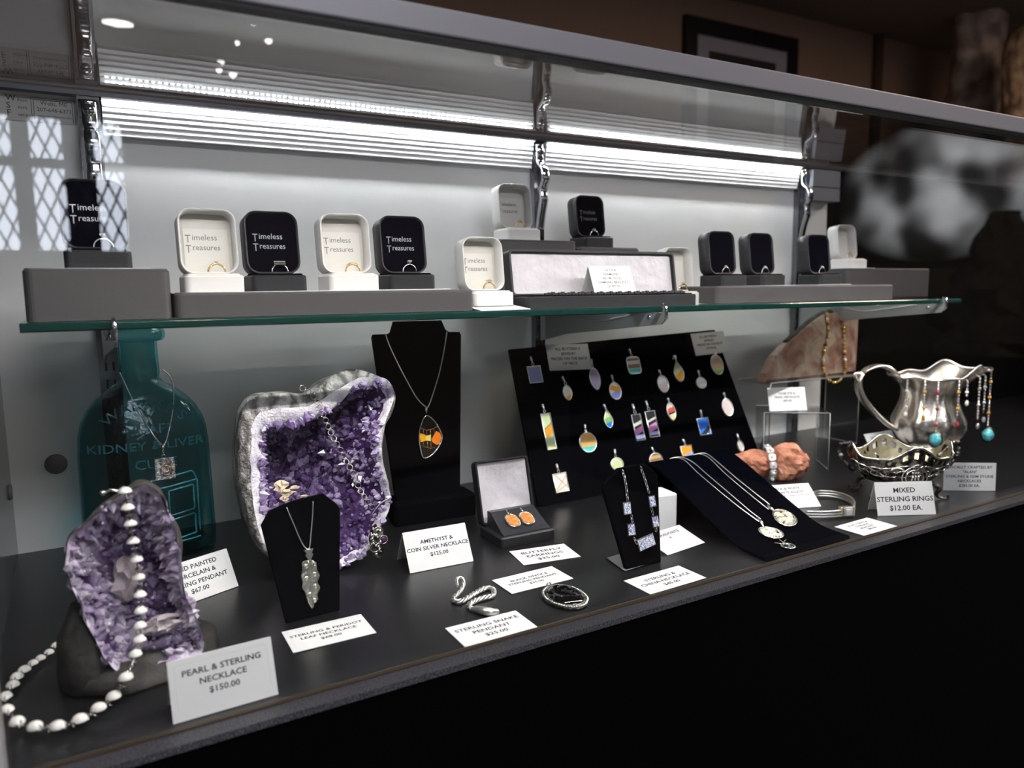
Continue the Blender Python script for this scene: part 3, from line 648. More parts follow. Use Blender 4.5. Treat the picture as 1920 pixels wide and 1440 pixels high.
deck_card('white card lying flat before the cuff bracelet',(1621,1006),(1684,987),(1566,988),['BLUE TOPAZ &','STERLING','BRACELET','$85.00'],.0056,.74,w=.075,border=False)
deck_card('white card MIXED STERLING RINGS standing before the ornate silver bowl',(1646,968),(1755,965),(1639,905),['MIXED','STERLING RINGS','$12.00 EA.'],.0095,.68,tent=-45)
deck_card('white card LOCALLY CRAFTED standing before the silver pitcher',(1768,920),(1866,921),(1770,868),['LOCALLY CRAFTED BY','"ALAN"','STERLING & GEM STONE','NECKLACES','$285.00 EA.'],.0056,.80,tent=-45)
# ================================================================ teal bottle
bc=Vector((.0715,1.065,0)); BH=.297
def bottle_loops(off):
    out=[]
    prof=[(.0,.0735),(.004,.077),(.03,.0782),(.09,.0775),(.14,.0765),(.165,.0745),(.180,.0705),(.195,.0630),(.207,.0530),(.216,.0425),(.222,.0340),(.227,.0265),(.232,.0225),(.239,.0212),(.262,.0205),(.278,.0205),(.2785,.0205),(.2795,.0250),(.284,.0275),(.290,.0275),(.2955,.0255),(.297,.0225)]
    for z,a in prof:
        b=a*(.52 if z<.2 else .52+.48*min(1,(z-.2)/.034)); a2,b2=a-off,b-off
        if off and z<.004: continue
        if z>.236: a2*=1.12 if z<.2786 else 1.2; b2*=1.12 if z<.2786 else 1.2
        z2=z+ (off if z<.02 else 0)
        n=2.6 if z<.2 else 2.6-.6*min(1,(z-.2)/.03); L=[]
        for i in range(72):
            t_=2*PI*i/72; c,s_=math.cos(t_),math.sin(t_)
            L.append((bc.x*0+a2*math.copysign(abs(c)**(2/n),c),b2*math.copysign(abs(s_)**(2/n),s_),z2))
        out.append(L)
    return out
t=thing('glass_bottle','large teal glass medicine bottle with raised lettering at the left back','bottle',bc)
o_=bottle_loops(0); i_=bottle_loops(.0028)
# outer wall runs up, over the lip and down the inner wall
g=G(); g.loft(o_+i_[::-1],True); bt=mk('bottle_glass',g,M_teal,t,recalc=True)
def bz(x,z):
    """front surface of the bottle body at local x,z"""
    a=.0775 if z<.14 else .0775-(.0775-.0705)*((z-.14)/.04)**2 if z<.18 else .0705-(z-.18)*.55
    b=a*.52; k=max(0,1-abs(min(abs(x)/a,.999))**2.6)**(1/2.6); return -b*k
def emboss(g,pts,r=.0011):
    g.tube([(x,bz(x,z)-.0002,z) for x,z in pts],r,6)
g=G()
def etext(s,size,cx,z,arc=None,wide=1.15):
    k=G(); text(k,s,size,0,0,0,'CENTER',wide)
    if arc:
        k.v=[((arc+v[2])*math.sin(v[0]/arc)+cx,0,z-arc+(arc+v[2])*math.cos(v[0]/arc)) for v in k.v]
    else: k.v=[(v[0]+cx,0,v[2]+z) for v in k.v]
    o=len(g.v); n=len(k.v)
    g.v+=[(x,bz(x,zz_)-.0016,zz_) for x,_,zz_ in k.v]+[(x,bz(x,zz_)+.0005,zz_) for x,_,zz_ in k.v]
    ed={}
    for f in k.f:
        g.f.append([q+o for q in f]); g.sm.append(False)
        for a,b in zip(f,f[1:]+f[:1]) if isinstance(f,list) else zip(f,list(f[1:])+[f[0]]):
            ed[(a,b)]=1
    for (a,b) in list(ed):
        if (b,a) not in ed: g.f.append([a+o,b+o,b+o+n,a+o+n]); g.sm.append(False)
etext("WARNER'S",.017,.0,.196,.058); etext('SAFE',.016,.012,.166); etext('KIDNEY & LIVER',.0155,.0,.146,wide=1.2); etext('CURE',.017,.008,.122)
mk('raised_lettering',g,M_teal_e,t)
g=G()
for L in ([(-.045,.085),(-.018,.103),(.05,.112),(.055,.100),(-.012,.092),(-.045,.085)],[(-.045,.085),(-.045,.02)],[(-.012,.092),(-.012,.018)],[(.055,.100),(.055,.03)],[(.02,.09),(.05,.094),(.05,.062),(.02,.058),(.02,.09)],[(.02,.052),(.05,.056),(.05,.03),(.02,.026),(.02,.052)],[(-.038,.078),(-.02,.084),(-.02,.05),(-.038,.047),(-.038,.078)],[(-.038,.042),(-.02,.045),(-.02,.022),(-.038,.02)],[(-.045,.018),(.056,.024)],[(.0,.08),(.012,.084),(.012,.06),(.0,.058),(0,.08)]):
    emboss(g,resamp([(p[0],p[1],0) for p in L],.004) and [(q[0],q[1]) for q in resamp([(p[0],p[1],0) for p in L],.004)],.0013)
mk('raised_safe_picture',g,M_teal_e,t)
# pendant on the bottle
PB=Pl((bc.x,bc.y-.047,0))
t['sits']=1
t=thing('pendant_necklace','silver chain with square ammonite pendant hanging on the teal bottle','necklace',PB.M)
def hp(pl,pts,off=0): return [ (lambda q:(q[0],off,q[1]))(pl.hit(x,y,off)) for x,y in pts]
def wrap_b(pts):
    o=[]
    for x,y in pts:
        q=PB.hit(x,y,0); z=q[1]
        k=0 if z<.165 else min(.022,(z-.165)**1.0*.55)
        q=PB.hit(x,y,k); o.append((q[0],k-.0012,q[1]))
    return o
ch=cat(wrap_b([(224,698),(240,732),(262,775),(285,812),(301,832),(309,832),(318,800),(325,755),(324,722),(316,703),(304,693)]),6)
mk('chain',G().tube(ch,.0009,6),M_silver_b,t)
def square_pend(pl,tp,px,w,h,par,col_m,tilt=0):
    pass
c=PB.hit(309,878); 
g=G().ext([(-.0115,-.0135),(.0115,-.0135),(.0115,.0135),(-.0115,.0135)],-.004,-.0005,.0006,Matrix.Translation((c[0],0,c[1])))
pd=mk('pendant_plate',g,mat('etched_silver',(.5,.5,.5),.35,metal=.9,bump=(500,.9,.002),var=(260,[(.4,(.25,.27,.28)),(.6,(.75,.75,.72))])),t)
g=G(); sp=[]
for i in range(60):
    a=i*.22; r=.0018+.00010*i; sp.append((c[0]+.001+r*math.cos(a),-.0045,c[1]-.001+r*math.sin(a)))
g.tube(sp,[.0004+.00002*i for i in range(60)],6)
for i in range(9): a=.15+i*.2; g.tube([(c[0]+.002+.005*math.cos(a),-.0045,c[1]+.005*math.sin(a)),(c[0]+.002+.0105*math.cos(a),-.0045,c[1]+.0115*math.sin(a))],[.0008,.0003],5)
mk('ammonite_shell',g,mat('ammonite',(.30,.20,.17),.35,coat=.3,var=(300,[(.4,(.10,.06,.06)),(.6,(.55,.38,.30))])),pd)
q=PB.hit(305,838); mk('bail',G().lathe([(.0012,-.007),(.003,0),(.0022,.005)],10,M=Matrix.Translation((q[0],-.002,q[1]-.001))).torus(.0022,.0005,12,5,Matrix.Translation((q[0],-.002,c[1]+.0155))),M_silver,t)
# ================================================================ geodes
def geode(name,label,pl,outl,cen,depth,shell,m_cr,m_pale,rim,ncr,cr_size,seed,m_rind,inset=.87,deep=(0,0),group=None,inner=None,pz=.9):
    rnd=random.Random(seed)
    pts=[pl.hit(x,y) for x,y in outl]; c=pl.hit(*cen)
    loop=cat([(p[0],0,p[1]) for p in pts],10,True); loop=resamp(loop,.0028,True); N=len(loop)
    cx,cz=c
    zmin=min(p.z for p in loop)
    ins=[inset]*N
    if inner:
        ip=[Vector((q.x,q.z)) for q in cat([(a[0],0,a[1]) for a in [pl.hit(x,y) for x,y in inner]],6,True)]; C2=Vector((cx,cz))
        for i,p in enumerate(loop):
            dd=Vector((p.x,p.z))-C2; best=None
            for a,b in zip(ip,ip[1:]+ip[:1]):
                e=b-a; den=dd.x*e.y-dd.y*e.x
                if abs(den)<1e-12: continue
                w_=a-C2; tt=(w_.x*e.y-w_.y*e.x)/den; uu=(w_.x*dd.y-w_.y*dd.x)/den
                if 0<=uu<=1 and tt>0: best=tt if best is None else max(best,tt)
            if best: ins[i]=min(best,.97)
    t=thing(name,label,'geode',pl.M,group)
    def nz(p,s,k): return noise.noise(Vector((p[0]*s+seed,p[1]*s,p[2]*s+k)))
    def ringp(f,y,amp=0.0,s=40):
        L=[]
        for i_,p in enumerate(loop):
            ff=f(ins[i_]) if callable(f) else f
            q=Vector((cx+(p.x-cx)*ff,y,cz+(p.z-cz)*ff)); q+=Vector((nz(q,s,0),nz(q,s,3)*.6,nz(q,s,6)))*amp; L.append(tuple(q))
        return L
    # outer rind: front lip then swelling back and closing
    Ls=[ringp(lambda k:k,.002,.0015),ringp(lambda k:(k+1)/2,-.0035,.0014),ringp(.985,-.001,.0012)]
    for a in (.0,.12,.3,.5,.68,.82,.92,1.0):
        f=math.cos(a*PI/2)**.55 if a<1 else .02; f=1.0+.05*math.sin(a*PI)-(1-f)*1.0
        Ls.append([ (x,y,max(z,zmin-.0+ (0.0))) for x,y,z in ringp(max(f,.02),.004+shell*math.sin(a*PI/2),.004,28)])
    mk('rind',G().loft(Ls,False).add(Ls[-1],[tuple(range(N))]),m_rind,t)
    # quartz rim between rind and crystals
    Lr=[ringp(lambda k:k+(1-k)*.45,-.0040,.0018,90),ringp(lambda k:k,-.0020,.003,120),ringp(lambda k:k-.06,.006,.003,120)]
    mk('quartz_rim',G().loft(Lr,False),rim,t)
    # cavity
    def cav(f,p,i=0):
        ff=f*(ins[i]-.03); dd=depth*(1-f**2.4)
        x=cx+(p.x-cx)*ff+deep[0]*(1-f**1.5); z=cz+(p.z-cz)*ff+deep[1]*(1-f**1.5)
        q=Vector((x,.004+dd,z)); return q+Vector((nz(q,45,1),nz(q,45,4),nz(q,45,7)))*.006*(1-f*.5)
    F=[1,.93,.85,.75,.64,.52,.40,.28,.15,.03]
    Lc=[[tuple(cav(f,p,i)) for i,p in enumerate(loop)] for f in F]
    mk('cavity',G().loft(Lc,False).add(Lc[-1],[tuple(range(N))]),M_cav,t)
    g=G(); gp=G()
    for k in range(ncr):
        f=max(math.sqrt(rnd.random())*1.03,.05)
        i=rnd.randrange(N); p=loop[i]
        q=cav(min(f,1.06),p,i); q2=cav(max(min(f,1.0)-.03,.0),p,i); q3=cav(min(f,1),loop[(i+2)%N],(i+2)%N)
        n=(q2-q).cross(q3-q)
        if n.length<1e-9: n=Vector((0,-1,0))
        n.normalize()
        if n.y>0: n=-n
        n=(n+Vector((rnd.gauss(0,.42),rnd.gauss(0,.25)-.25,rnd.gauss(0,.42)))).normalized()
        s=cr_size*(.45+rnd.random()**2*1.1)*(.75 if f>.85 else 1)
        a=n.orthogonal().normalized(); b=n.cross(a); ph=rnd.random()*PI
        base_=[q-n*s*.3+(a*math.cos(ph+j*PI/3)+b*math.sin(ph+j*PI/3))*s*.62 for j in range(6)]
        mid=[v+n*s*(.45+rnd.random()*.4)*1.0 for v in base_]; tip=q+n*s*(1.15+rnd.random()*.35)+a*s*rnd.uniform(-.15,.15)
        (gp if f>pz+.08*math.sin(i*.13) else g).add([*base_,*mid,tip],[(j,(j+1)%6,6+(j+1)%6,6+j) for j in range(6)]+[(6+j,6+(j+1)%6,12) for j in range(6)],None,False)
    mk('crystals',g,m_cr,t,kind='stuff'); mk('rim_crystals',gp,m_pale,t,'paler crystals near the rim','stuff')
    return t
G1=Pl((.24,.872,0),0.0,math.radians(9))
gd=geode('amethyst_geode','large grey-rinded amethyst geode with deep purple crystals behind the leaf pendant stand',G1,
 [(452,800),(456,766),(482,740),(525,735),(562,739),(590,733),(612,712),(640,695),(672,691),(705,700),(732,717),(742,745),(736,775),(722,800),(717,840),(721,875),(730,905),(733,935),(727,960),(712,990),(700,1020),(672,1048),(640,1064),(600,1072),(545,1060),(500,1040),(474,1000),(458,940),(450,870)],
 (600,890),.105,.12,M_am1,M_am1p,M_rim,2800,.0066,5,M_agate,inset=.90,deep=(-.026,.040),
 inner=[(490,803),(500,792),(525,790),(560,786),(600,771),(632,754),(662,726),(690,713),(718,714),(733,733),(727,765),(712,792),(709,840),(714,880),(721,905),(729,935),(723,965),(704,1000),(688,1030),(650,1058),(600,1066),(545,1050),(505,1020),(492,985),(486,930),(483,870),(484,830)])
def blob(name,pl,px,w,off,m,par,seed,hs=1.0,label=None):
    c=pl.hit(px[0],px[1],off); g=G(); Ls=[]
    for k in range(9):
        th_=PI*k/8; L=[]
        for i in range(14):
            a=2*PI*i/14; r=w*max(math.sin(th_),.02)*(1+1.5*noise.noise(Vector((math.cos(a)*3.1+seed,math.sin(a)*3.1,k*.9))))
            L.append((c[0]+r*math.cos(a),off+r*.45*math.sin(a),c[1]-w*hs*math.cos(th_)))
        Ls.append(L)
    return mk(name,g.loft(Ls,smooth=False),m,par,label)
[blob('calcite_patch',G1,p_,r_,.010,M_calcite,gd,s_,h_,'cream calcite patch') for p_,r_,s_,h_ in (((527,912),.0065,3,1.2),((537,924),.007,9,.6),((552,914),.005,5,.5),((534,934),.0045,13,1.0),((570,930),.004,17,.4))]
# amethyst necklace over the geode
t=thing('pendant_necklace','dark silver link necklace with ornate pendant draped over the large geode','necklace',G1.M)
path=[(567,728,-.004),(580,736,-.005),(592,748,-.006),(601,765,-.006),(609,785,-.005),(618,805,-.004),(629,828,-.003),(641,848,-.003),(650,866,-.003),(660,884,-.004),(668,902,-.004),(676,920,-.005),(686,936,-.006),(697,949,-.007),(703,958,-.008)]
pp=[(lambda q:Vector((q[0],o,q[1])))(G1.hit(x,y,o)) for x,y,o in path]; pp=resamp(cat(pp,8),.0082); chp=G()
for i,p in enumerate(pp):
    chp=G(); rt=.0034; Mx=Matrix.Translation(p)@Matrix.Rotation(.3*math.sin(i*2.1),4,'Z')@Matrix.Rotation(.4*math.sin(i*1.3),4,'X')
    chp.torus(rt,.0005,18,6,Mx)
    if i+1<len(pp):
        m_=(p+pp[i+1])/2; dq=(pp[i+1]-p).normalized(); chp.tube([m_-dq*.0012,m_+dq*.0012],.0007,6); sd=dq.cross(Vector((0,1,0)))
        chp.sph(m_+sd*.0012,.0008,8); chp.sph(m_-sd*.0012,.0008,8)
    mk('chain_link',chp,mat('aged_silver_wire',(.5,.48,.44),.3,metal=1),t)
g=G(); a=[(lambda q:(q[0],-.010,q[1]))(G1.hit(x,y,-.010)) for x,y in ((703,956),(712,945),(722,938),(733,932))]; g.tube(cat(a,5),.0009,6)
a=[(lambda q:(q[0],-.010,q[1]))(G1.hit(x,y,-.010)) for x,y in ((703,956),(698,965),(704,975))]; g.tube(cat(a,5),.0006,6)
mk('chain_end',g,MATS['aged_silver_wire'],t)
c=G1.hit(704,1012,-.012); g=G(); rnd=random.Random(3)
g.ext([(x*.9,z) for x,z in ((-.006,.016),(.002,.02),(.006,.012),(.011,.006),(.013,-.001),(.010,-.008),(.008,-.018),(.003,-.025),(-.003,-.020),(-.008,-.010),(-.010,.002))],-.003,0,.0008,Matrix.Translation((c[0],-.012,c[1])))
pm=mk('ornate_pendant',g,M_asilver,t)
g=G()
for i in range(26): x,z=rnd.uniform(-.008,.008),rnd.uniform(-.018,.015); g.sph((c[0]+x*(1-abs(z)*20),-.0155,c[1]+z),.0013+rnd.random()*.0009,8)
for q in range(3): g.torus(.006,.0006,20,6,Matrix.Translation((c[0]-.003+q*.003,-.0158,c[1]-.008+q*.009)))
mk('granulation',g,M_silver,pm)
g=G().sph((c[0]+.009,-.016,c[1]-.001),.0034,14,sc=(1,.7,1.3)); mk('amethyst_cabochon',g,mat('purple_cabochon',(.05,.012,.07),.05,coat=1),pm)
g=G().torus(.005,.0009,20,6,Matrix.Translation((c[0]+.009,-.0155,c[1]-.001))); mk('cabochon_bezel',g,M_silver,pm)
# left geode
G2=Pl((.03,.705,0),0.0,math.radians(4))
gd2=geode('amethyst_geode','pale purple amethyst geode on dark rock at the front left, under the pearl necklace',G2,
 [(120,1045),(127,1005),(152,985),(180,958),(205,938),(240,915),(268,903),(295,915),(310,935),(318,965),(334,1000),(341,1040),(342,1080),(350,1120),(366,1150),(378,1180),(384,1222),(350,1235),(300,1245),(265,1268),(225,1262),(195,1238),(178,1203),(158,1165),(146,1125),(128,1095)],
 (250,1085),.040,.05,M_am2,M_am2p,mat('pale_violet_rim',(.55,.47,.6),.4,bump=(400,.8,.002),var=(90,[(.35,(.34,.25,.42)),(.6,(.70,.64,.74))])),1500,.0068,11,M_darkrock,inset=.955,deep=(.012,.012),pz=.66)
g=G()
for (x,y,z,rx,ry,rz) in ((-.040,.026,.026,.022,.030,.050),(-.002,.030,.002,.056,.046,.026),(.048,.034,.010,.022,.034,.024)):
    Ls=[]
    for k in range(15):
        th_=PI*k/14; L=[]
        for i in range(30):
            a=2*PI*i/30; v=Vector((math.sin(th_)*math.cos(a),math.sin(th_)*math.sin(a),-math.cos(th_))); r=1+.16*noise.noise(v*1.6+Vector((x*90,0,0)))+.05*noise.noise(v*6)
            L.append((x+rx*r*v.x,y+ry*r*v.y,z+rz*r*v.z))
        Ls.append(L)
    g.loft(Ls)
gb=mk('rock_base',g.loft(Ls),M_darkrock,gd2,'dark grey rock base')
blob('calcite_patch',G2,(237,1085),.008,.016,M_calgrey,gd2,2,2.6,'greyish calcite blade'); blob('calcite_patch',G2,(303,1170),.014,.004,M_calgrey,gd2,6,.6,'greyish calcite blade')
# pearl necklace
t=thing('pearl_necklace','pearl and silver bead necklace hanging down the left geode and coiling on the deck','necklace',Vector((0,0,0)))
up=[(207,918,-.006),(235,924,-.010),(240,955,-.012),(245,985,-.012),(250,1018,-.010),(256,1052,-.008),(260,1085,-.006),(263,1118,-.006),(264,1148,-.007),(263,1176,-.010),(262,1202,-.014),(254,1229,-.019)]
W3=[]
for x,y,o in up:
    q=G2.hit(x,y,o); W3.append(G2.M@Vector((q[0],o,q[1])))
for x,y,z in ((236,1273,.020),(213,1308,.007),(185,1330,.0055),(150,1351,.006),(108,1364,.006),(66,1365,.006),(32,1356,.006),(13,1333,.006),(10,1308,.0055),(24,1286,.005),(32,1271,.005),(46,1258,.005),(62,1245,.005),(76,1236,.0045),(92,1225,.0045),(105,1212,.004)): W3.append(D(x,y,z))
for i,p in enumerate(W3):
    r=.0056 if i<24 else .0046
    if i in (12,13,14,15,16,17,18): r=.0061
    if i>0:
        b=mk('pearl_bead',G().sph((0,0,0),r,16,sc=(1,1,.93)),M_pearl,t); b.location=p
        g=G(); d0=(W3[min(i+1,len(W3)-1)]-W3[max(i-1,0)]).normalized()
        # silver petal caps either side of the pearl
        for s_ in (-1,1):
            e=Vector(d0)*s_; a=e.orthogonal().normalized(); bb=e.cross(a)
            for k in range(5):
                an=k*2*PI/5; v=(a*math.cos(an)+bb*math.sin(an)); g.tube([e*r*1.04,e*r*.95+v*r*.32,e*r*.80+v*r*.62],[r*.10,r*.11,r*.04],5)
        cp=mk('bead_cap',g,M_silver,b)
    if i+1<len(W3):
        m_=(p+W3[i+1])/2; e=(W3[i+1]-p); L=e.length
        g=G()
        if L>2*r+.001:
            g.sph((0,0,0),.0021,10); e.normalize(); a=e.orthogonal().normalized(); bb=e.cross(a)
            for k in range(6): g.sph((a*math.cos(k)+bb*math.sin(k))*.0019,.0010,6)
            s_=mk('silver_spacer',g,M_asilver,t); s_.location=m_
mk('clasp',G().tube([W3[0]+Vector((-.004,0,-.002)),W3[0],W3[1]],.0013,6).sph(W3[0]+Vector((-.006,0,-.002)),.0024,8),M_silver,t)
mk('cord',G().tube(cat(W3,6),.0006,6),M_silver,t)
# ================================================================ black velvet stands
def fig_chain(pl,pts,r,off,n=6):
    return G().tube(cat([(q[0],off,q[1]) for q in [pl.hit(x,y,off) for x,y in pts]],6),r,n)
# bust stand
BU=Pl((.387,1.0,0),math.radians(-4),math.radians(10))
t=thing('necklace_bust','tall flat black velvet necklace bust on a block base behind the large geode','display stand',BU.M)
o=[BU.hit(x,y) for x,y in ((748,975),(698,632),(700,627),(728,626),(733,622),(738,600),(828,600),(836,618),(842,622),(862,622),(865,628),(863,955))]
o=[(x,min(z,.297)) for x,z in o]
mk('neck_board',G().ext(o,0,.008,.0012),M_velvet,t)
b0=BU.I@D(735,960,.0); W_=.125
g=G().rbox(.128,.05,0,.034,.006,bev=.004,M=Matrix.Translation((.0575,.016,.0))); bs=mk('base_block',g,M_velvet,t); bs.matrix_local=Matrix.Translation((0,0,.001))@Matrix.Rotation(math.radians(10),4,'X')
t=thing('pendant_necklace','silver chain with black and orange butterfly wing pendant on the tall velvet bust','necklace',BU.M)
mk('chain',fig_chain(BU,[(722,624),(729,645),(745,680),(765,718),(782,747),(797,762),(803,762),(813,735),(824,698),(833,655),(838,622)],.0008,-.0014),M_silver_b,t)
wing=[(801,779),(812,787),(821,800),(827,812),(829,821),(825,833),(817,845),(808,854),(798,859),(792,856),(789,845),(786,828),(786,812),(789,798),(794,785)]
wp=[BU.hit(x,y,-.003) for x,y in wing]; wl_=cat([(x,-.0035,z) for x,z in wp],4,True)
mk('pendant_frame',G().tube(wl_,.0011,6,True),M_silver,t)
M_blk=mat('black_enamel',(.02,.013,.010),.12,coat=.6)
pd=mk('wing_inlay',G().ext([(p.x,p.z) for p in wl_],-.0035,-.0015),M_blk,t)
def patch(nm,pl,px,off,m,par,lab=None):
    q=[pl.hit(x,y,off) for x,y in px]; return mk(nm,G().ext(q,off,off+.0004),m,par,lab)
M_or=mat('orange_inlay',(.95,.22,.02),.25,coat=.6); M_am=mat('amber_inlay',(.95,.42,.02),.25,coat=.6); M_ye=mat('yellow_inlay',(.85,.72,.15),.25,coat=.6)
patch('orange_patch',BU,[(809,824),(818,808),(825,812),(828,821),(824,832),(819,834),(811,829)],-.0042,M_or,pd,'bright orange wing patch')
patch('amber_patch',BU,[(788,812),(797,815),(799,817),(799,826),(789,829),(787,820)],-.0042,M_am,pd,'amber wing patch')
patch('yellow_patch',BU,[(799,817),(808,815),(808,827),(799,826)],-.0042,M_ye,pd,'yellow wing patch')
g=G()
for a in (((790,803),(800,807),(812,804),(821,799)),((789,835),(798,838),(808,841),(815,839)),((794,805),(794,815)),((800,807),(800,816)),((807,806),(807,815)),((813,804),(815,812)),((794,829),(795,838)),((801,828),(802,839)),((808,828),(808,841))):
    q=[BU.hit(x,y,-.0044) for x,y in a]; g.tube([(p[0],-.0044,p[1]) for p in q],.00035,4)
mk('wing_veins',g,mat('copper_wire',(.7,.4,.2),.3,metal=1),pd)
q=BU.hit(799,768,-.003); mk('bail',G().lathe([(.0010,-.006),(.0026,0),(.0020,.0045)],10,M=Matrix.Translation((q[0],-.003,q[1]))),M_silver,t)
# leaf stand
LS=Pl((.168,.757,0),math.radians(3),math.radians(11))
t=thing('pendant_stand','small black velvet easel stand with clipped corners at the centre left','display stand',LS.M)
o=[LS.hit(x,y) for x,y in ((537,1171),(490,985),(505,958),(545,940),(606,925),(632,945),(638,955),(637,1143))]
o=[(x,max(z,0)) for x,z in o]; o[0]=(o[0][0],0); o[-1]=(o[-1][0],0)
mk('velvet_board',G().ext(o,0,.004,.0008),M_velvet,t)
mk('easel_leg',G().box((.02,.004,0.001),(.04,.0055,.075),Matrix.Translation((0,0,0))@Matrix.Rotation(math.radians(-0),4,'X')),M_kick,t)
t=thing('pendant_necklace','silver chain with long peridot leaf pendant on the small clipped velvet stand','necklace',LS.M)
mk('chain',fig_chain(LS,[(537,951),(550,982),(562,1010),(572,1027),(580,1027),(583,1000),(586,965),(587,940)],.0007,-.001),M_silver_b,t)
lf=[(577,1050),(566,1055),(567,1068),(564,1080),(567,1092),(566,1102),(571,1110),(574,1120),(578,1132),(584,1141),(588,1137),(590,1128),(596,1124),(595,1113),(600,1102),(595,1091),(599,1079),(594,1068),(592,1056),(585,1050)]
q=[LS.hit(x,y,-.0015) for x,y in lf]
g=G().ext([(p.x,p.z) for p in cat([(a[0],0,a[1]) for a in q],3,True)],-.0025,-.0008,.0004)
lfm=mk('leaf_pendant',g,mat('leaf_silver',(.72,.70,.60),.3,metal=1,bump=(220,.8,.0015)),t,'long silver leaf')
g=G()
g.tube(cat([(p[0],-.003,p[1]) for p in [LS.hit(x,y,-.003) for x,y in ((578,1052),(583,1080),(584,1105),(588,1138))]],5),.0005,5)
for x,y in ((574,1062),(589,1057),(590,1077),(575,1085),(591,1099),(580,1115),(590,1126)):
    p=LS.hit(x,y,-.003); g.torus(.0019,.0005,14,6,Matrix.Translation((p[0],-.003,p[1])))
mk('leaf_relief',g,M_silver_b,lfm)
for x,y in ((574,1062),(589,1057),(590,1077),(575,1085),(591,1099),(580,1115),(590,1126)):
    p=LS.hit(x,y,-.003); mk('peridot',G().sph((p[0],-.003,p[1]),.0015,10,sc=(1,.6,1)),mat('peridot_green',(.45,.5,.22),.08,trans=.3,coat=1),lfm)
p=LS.hit(579,1037,-.002); mk('bail',G().ext([(-.005,.004),(.005,.004),(.003,.0),(.0042,-.002),(.0012,-.007),(-.0012,-.007),(-.0042,-.002),(-.003,0)],-.002,.001,.0004,Matrix.Translation((p[0],-.0015,p[1]))),M_silver_b,t)
# china stand
CS=Pl((.553,.685,0),math.radians(0),math.radians(14))
t=thing('pendant_stand','small coffin shaped black velvet stand at the front centre right','display stand',CS.M)
o=[CS.hit(x,y) for x,y in ((1175,1070),(1132,918),(1133,906),(1160,878),(1186,872),(1210,869),(1225,880),(1235,893),(1240,1052))]
o=[(x,max(z,0)) for x,z in o]; o[0]=(o[0][0],0); o[-1]=(o[-1][0],0)
mk('velvet_board',G().ext(o,0,.007,.0015),M_velvet,t)
mk('foot_plate',G().add([CS.I@D(*a) for a in ((1172,1071,.001),(1137,1046,.001),(1190,1030,.001),(1238,1050,.001))]+[CS.I@D(*a) for a in ((1172,1071,.002),(1137,1046,.002),(1190,1030,.002),(1238,1050,.002))],[(0,1,2,3),(4,5,6,7),(0,1,5,4),(1,2,6,5),(2,3,7,6),(3,0,4,7)],None,False),mat('grey_acrylic',(.16,.16,.17),.3),t,'flat grey foot')
t=thing('china_necklace','silver chain necklace of five blue and white china tiles on the coffin shaped stand','necklace',CS.M)
def links(pl,pts,step,r,off,m,par,nm='chain_link'):
    q=cat([(a[0],off,a[1]) for a in [pl.hit(x,y,off) for x,y in pts]],6); q=resamp(q,step); 
    for i,p in enumerate(q[:-1]):
        d=(q[i+1]-p).normalized(); rot=d.to_track_quat('X','Y').to_matrix().to_4x4()
        Mx=Matrix.Translation((p+q[i+1])/2)@rot@Matrix.Diagonal((1.35,1,.8,1))@Matrix.Rotation((i%2)*1.1,4,'X')
        mk(nm,G().torus(r,r*.25,12,5,Mx),m,par)
for pts in ([(1167,882),(1172,900),(1175,920),(1177,940)],[(1184,966),(1186,982)],[(1188,1008),(1196,1022)],[(1201,876),(1208,895),(1213,912),(1218,926)],[(1221,952),(1225,966)],[(1230,990),(1230,1002)]):
    links(CS,pts,.0042,.0023,-.0022,M_silver,t)
M_china=mat('blue_white_china',(.6,.6,.62),.15,coat=.6,var=(330,[(.40,(.10,.12,.35)),(.47,(.25,.3,.5)),(.53,(.72,.73,.74)),(.7,(.8,.8,.76))],3,2.0))
for (x,y,w_,h_,ro) in ((1175,953,.0125,.0160,.06),(1183,993,.0120,.0150,.06),(1222,940,.0110,.0150,.0),(1228,978,.0110,.0145,.0),(1211,1017,.027,.0155,-.16)):
    p=CS.hit(x,y,-.003); Mx=Matrix.Translation((p[0],-.002,p[1]))@Matrix.Rotation(ro,4,'Y')
    fr_=mk('tile_frame',G().ext([(-w_/2,-h_/2),(w_/2,-h_/2),(w_/2,h_/2),(-w_/2,h_/2)],-.0024,0,.0004,Mx),M_silver,t)
    a,b=w_/2-.0013,h_/2-.0013; mk('china_tile',G().ext([(-a,-b),(a,-b),(a,b),(-a,b)],-.0028,-.002,0,Mx),M_china,fr_)
# ================================================================ pendant board
BO=Pl((.606,.965,0),math.radians(1.5),math.radians(19))
t=thing('pendant_board','wide black velvet board leaning back, pinned with rows of small pendants','display board',BO.M)
bw=BO.hit(1430,862)[0]; bh=BO.hit(955,655)[1]
o=[BO.hit(1010,952),BO.hit(1430,866),BO.hit(1340,618),BO.hit(955,655)]; o[0]=(o[0][0],.0); o[1]=(o[1][0],0)
mk('velvet_board',G().ext(o,.0,.006,.001),M_velvet,t)
mk('prop_leg',G().box((.2,.0062,.0),(.26,.008,.16)),M_kick,t)
M_ci={n:mat('inlay_'+n,c,.22,coat=.6) for n,c in dict(lavender=(.38,.42,.78),cream=(.72,.68,.60),orange=(.85,.36,.04),lilac=(.62,.50,.72),periwinkle=(.30,.34,.85),white=(.78,.76,.72),brown=(.32,.18,.12),teal=(.10,.55,.52),pink=(.75,.62,.62),palegreen=(.70,.74,.45),peach=(.80,.55,.40),green=(.25,.52,.12),lime=(.62,.70,.40),amber=(.70,.40,.12),blue=(.04,.20,.80),black=(.03,.03,.035),magenta=(.68,.28,.62),red=(.65,.08,.05),yellow=(.85,.66,.30),gold=(.6,.42,.2)).items()}
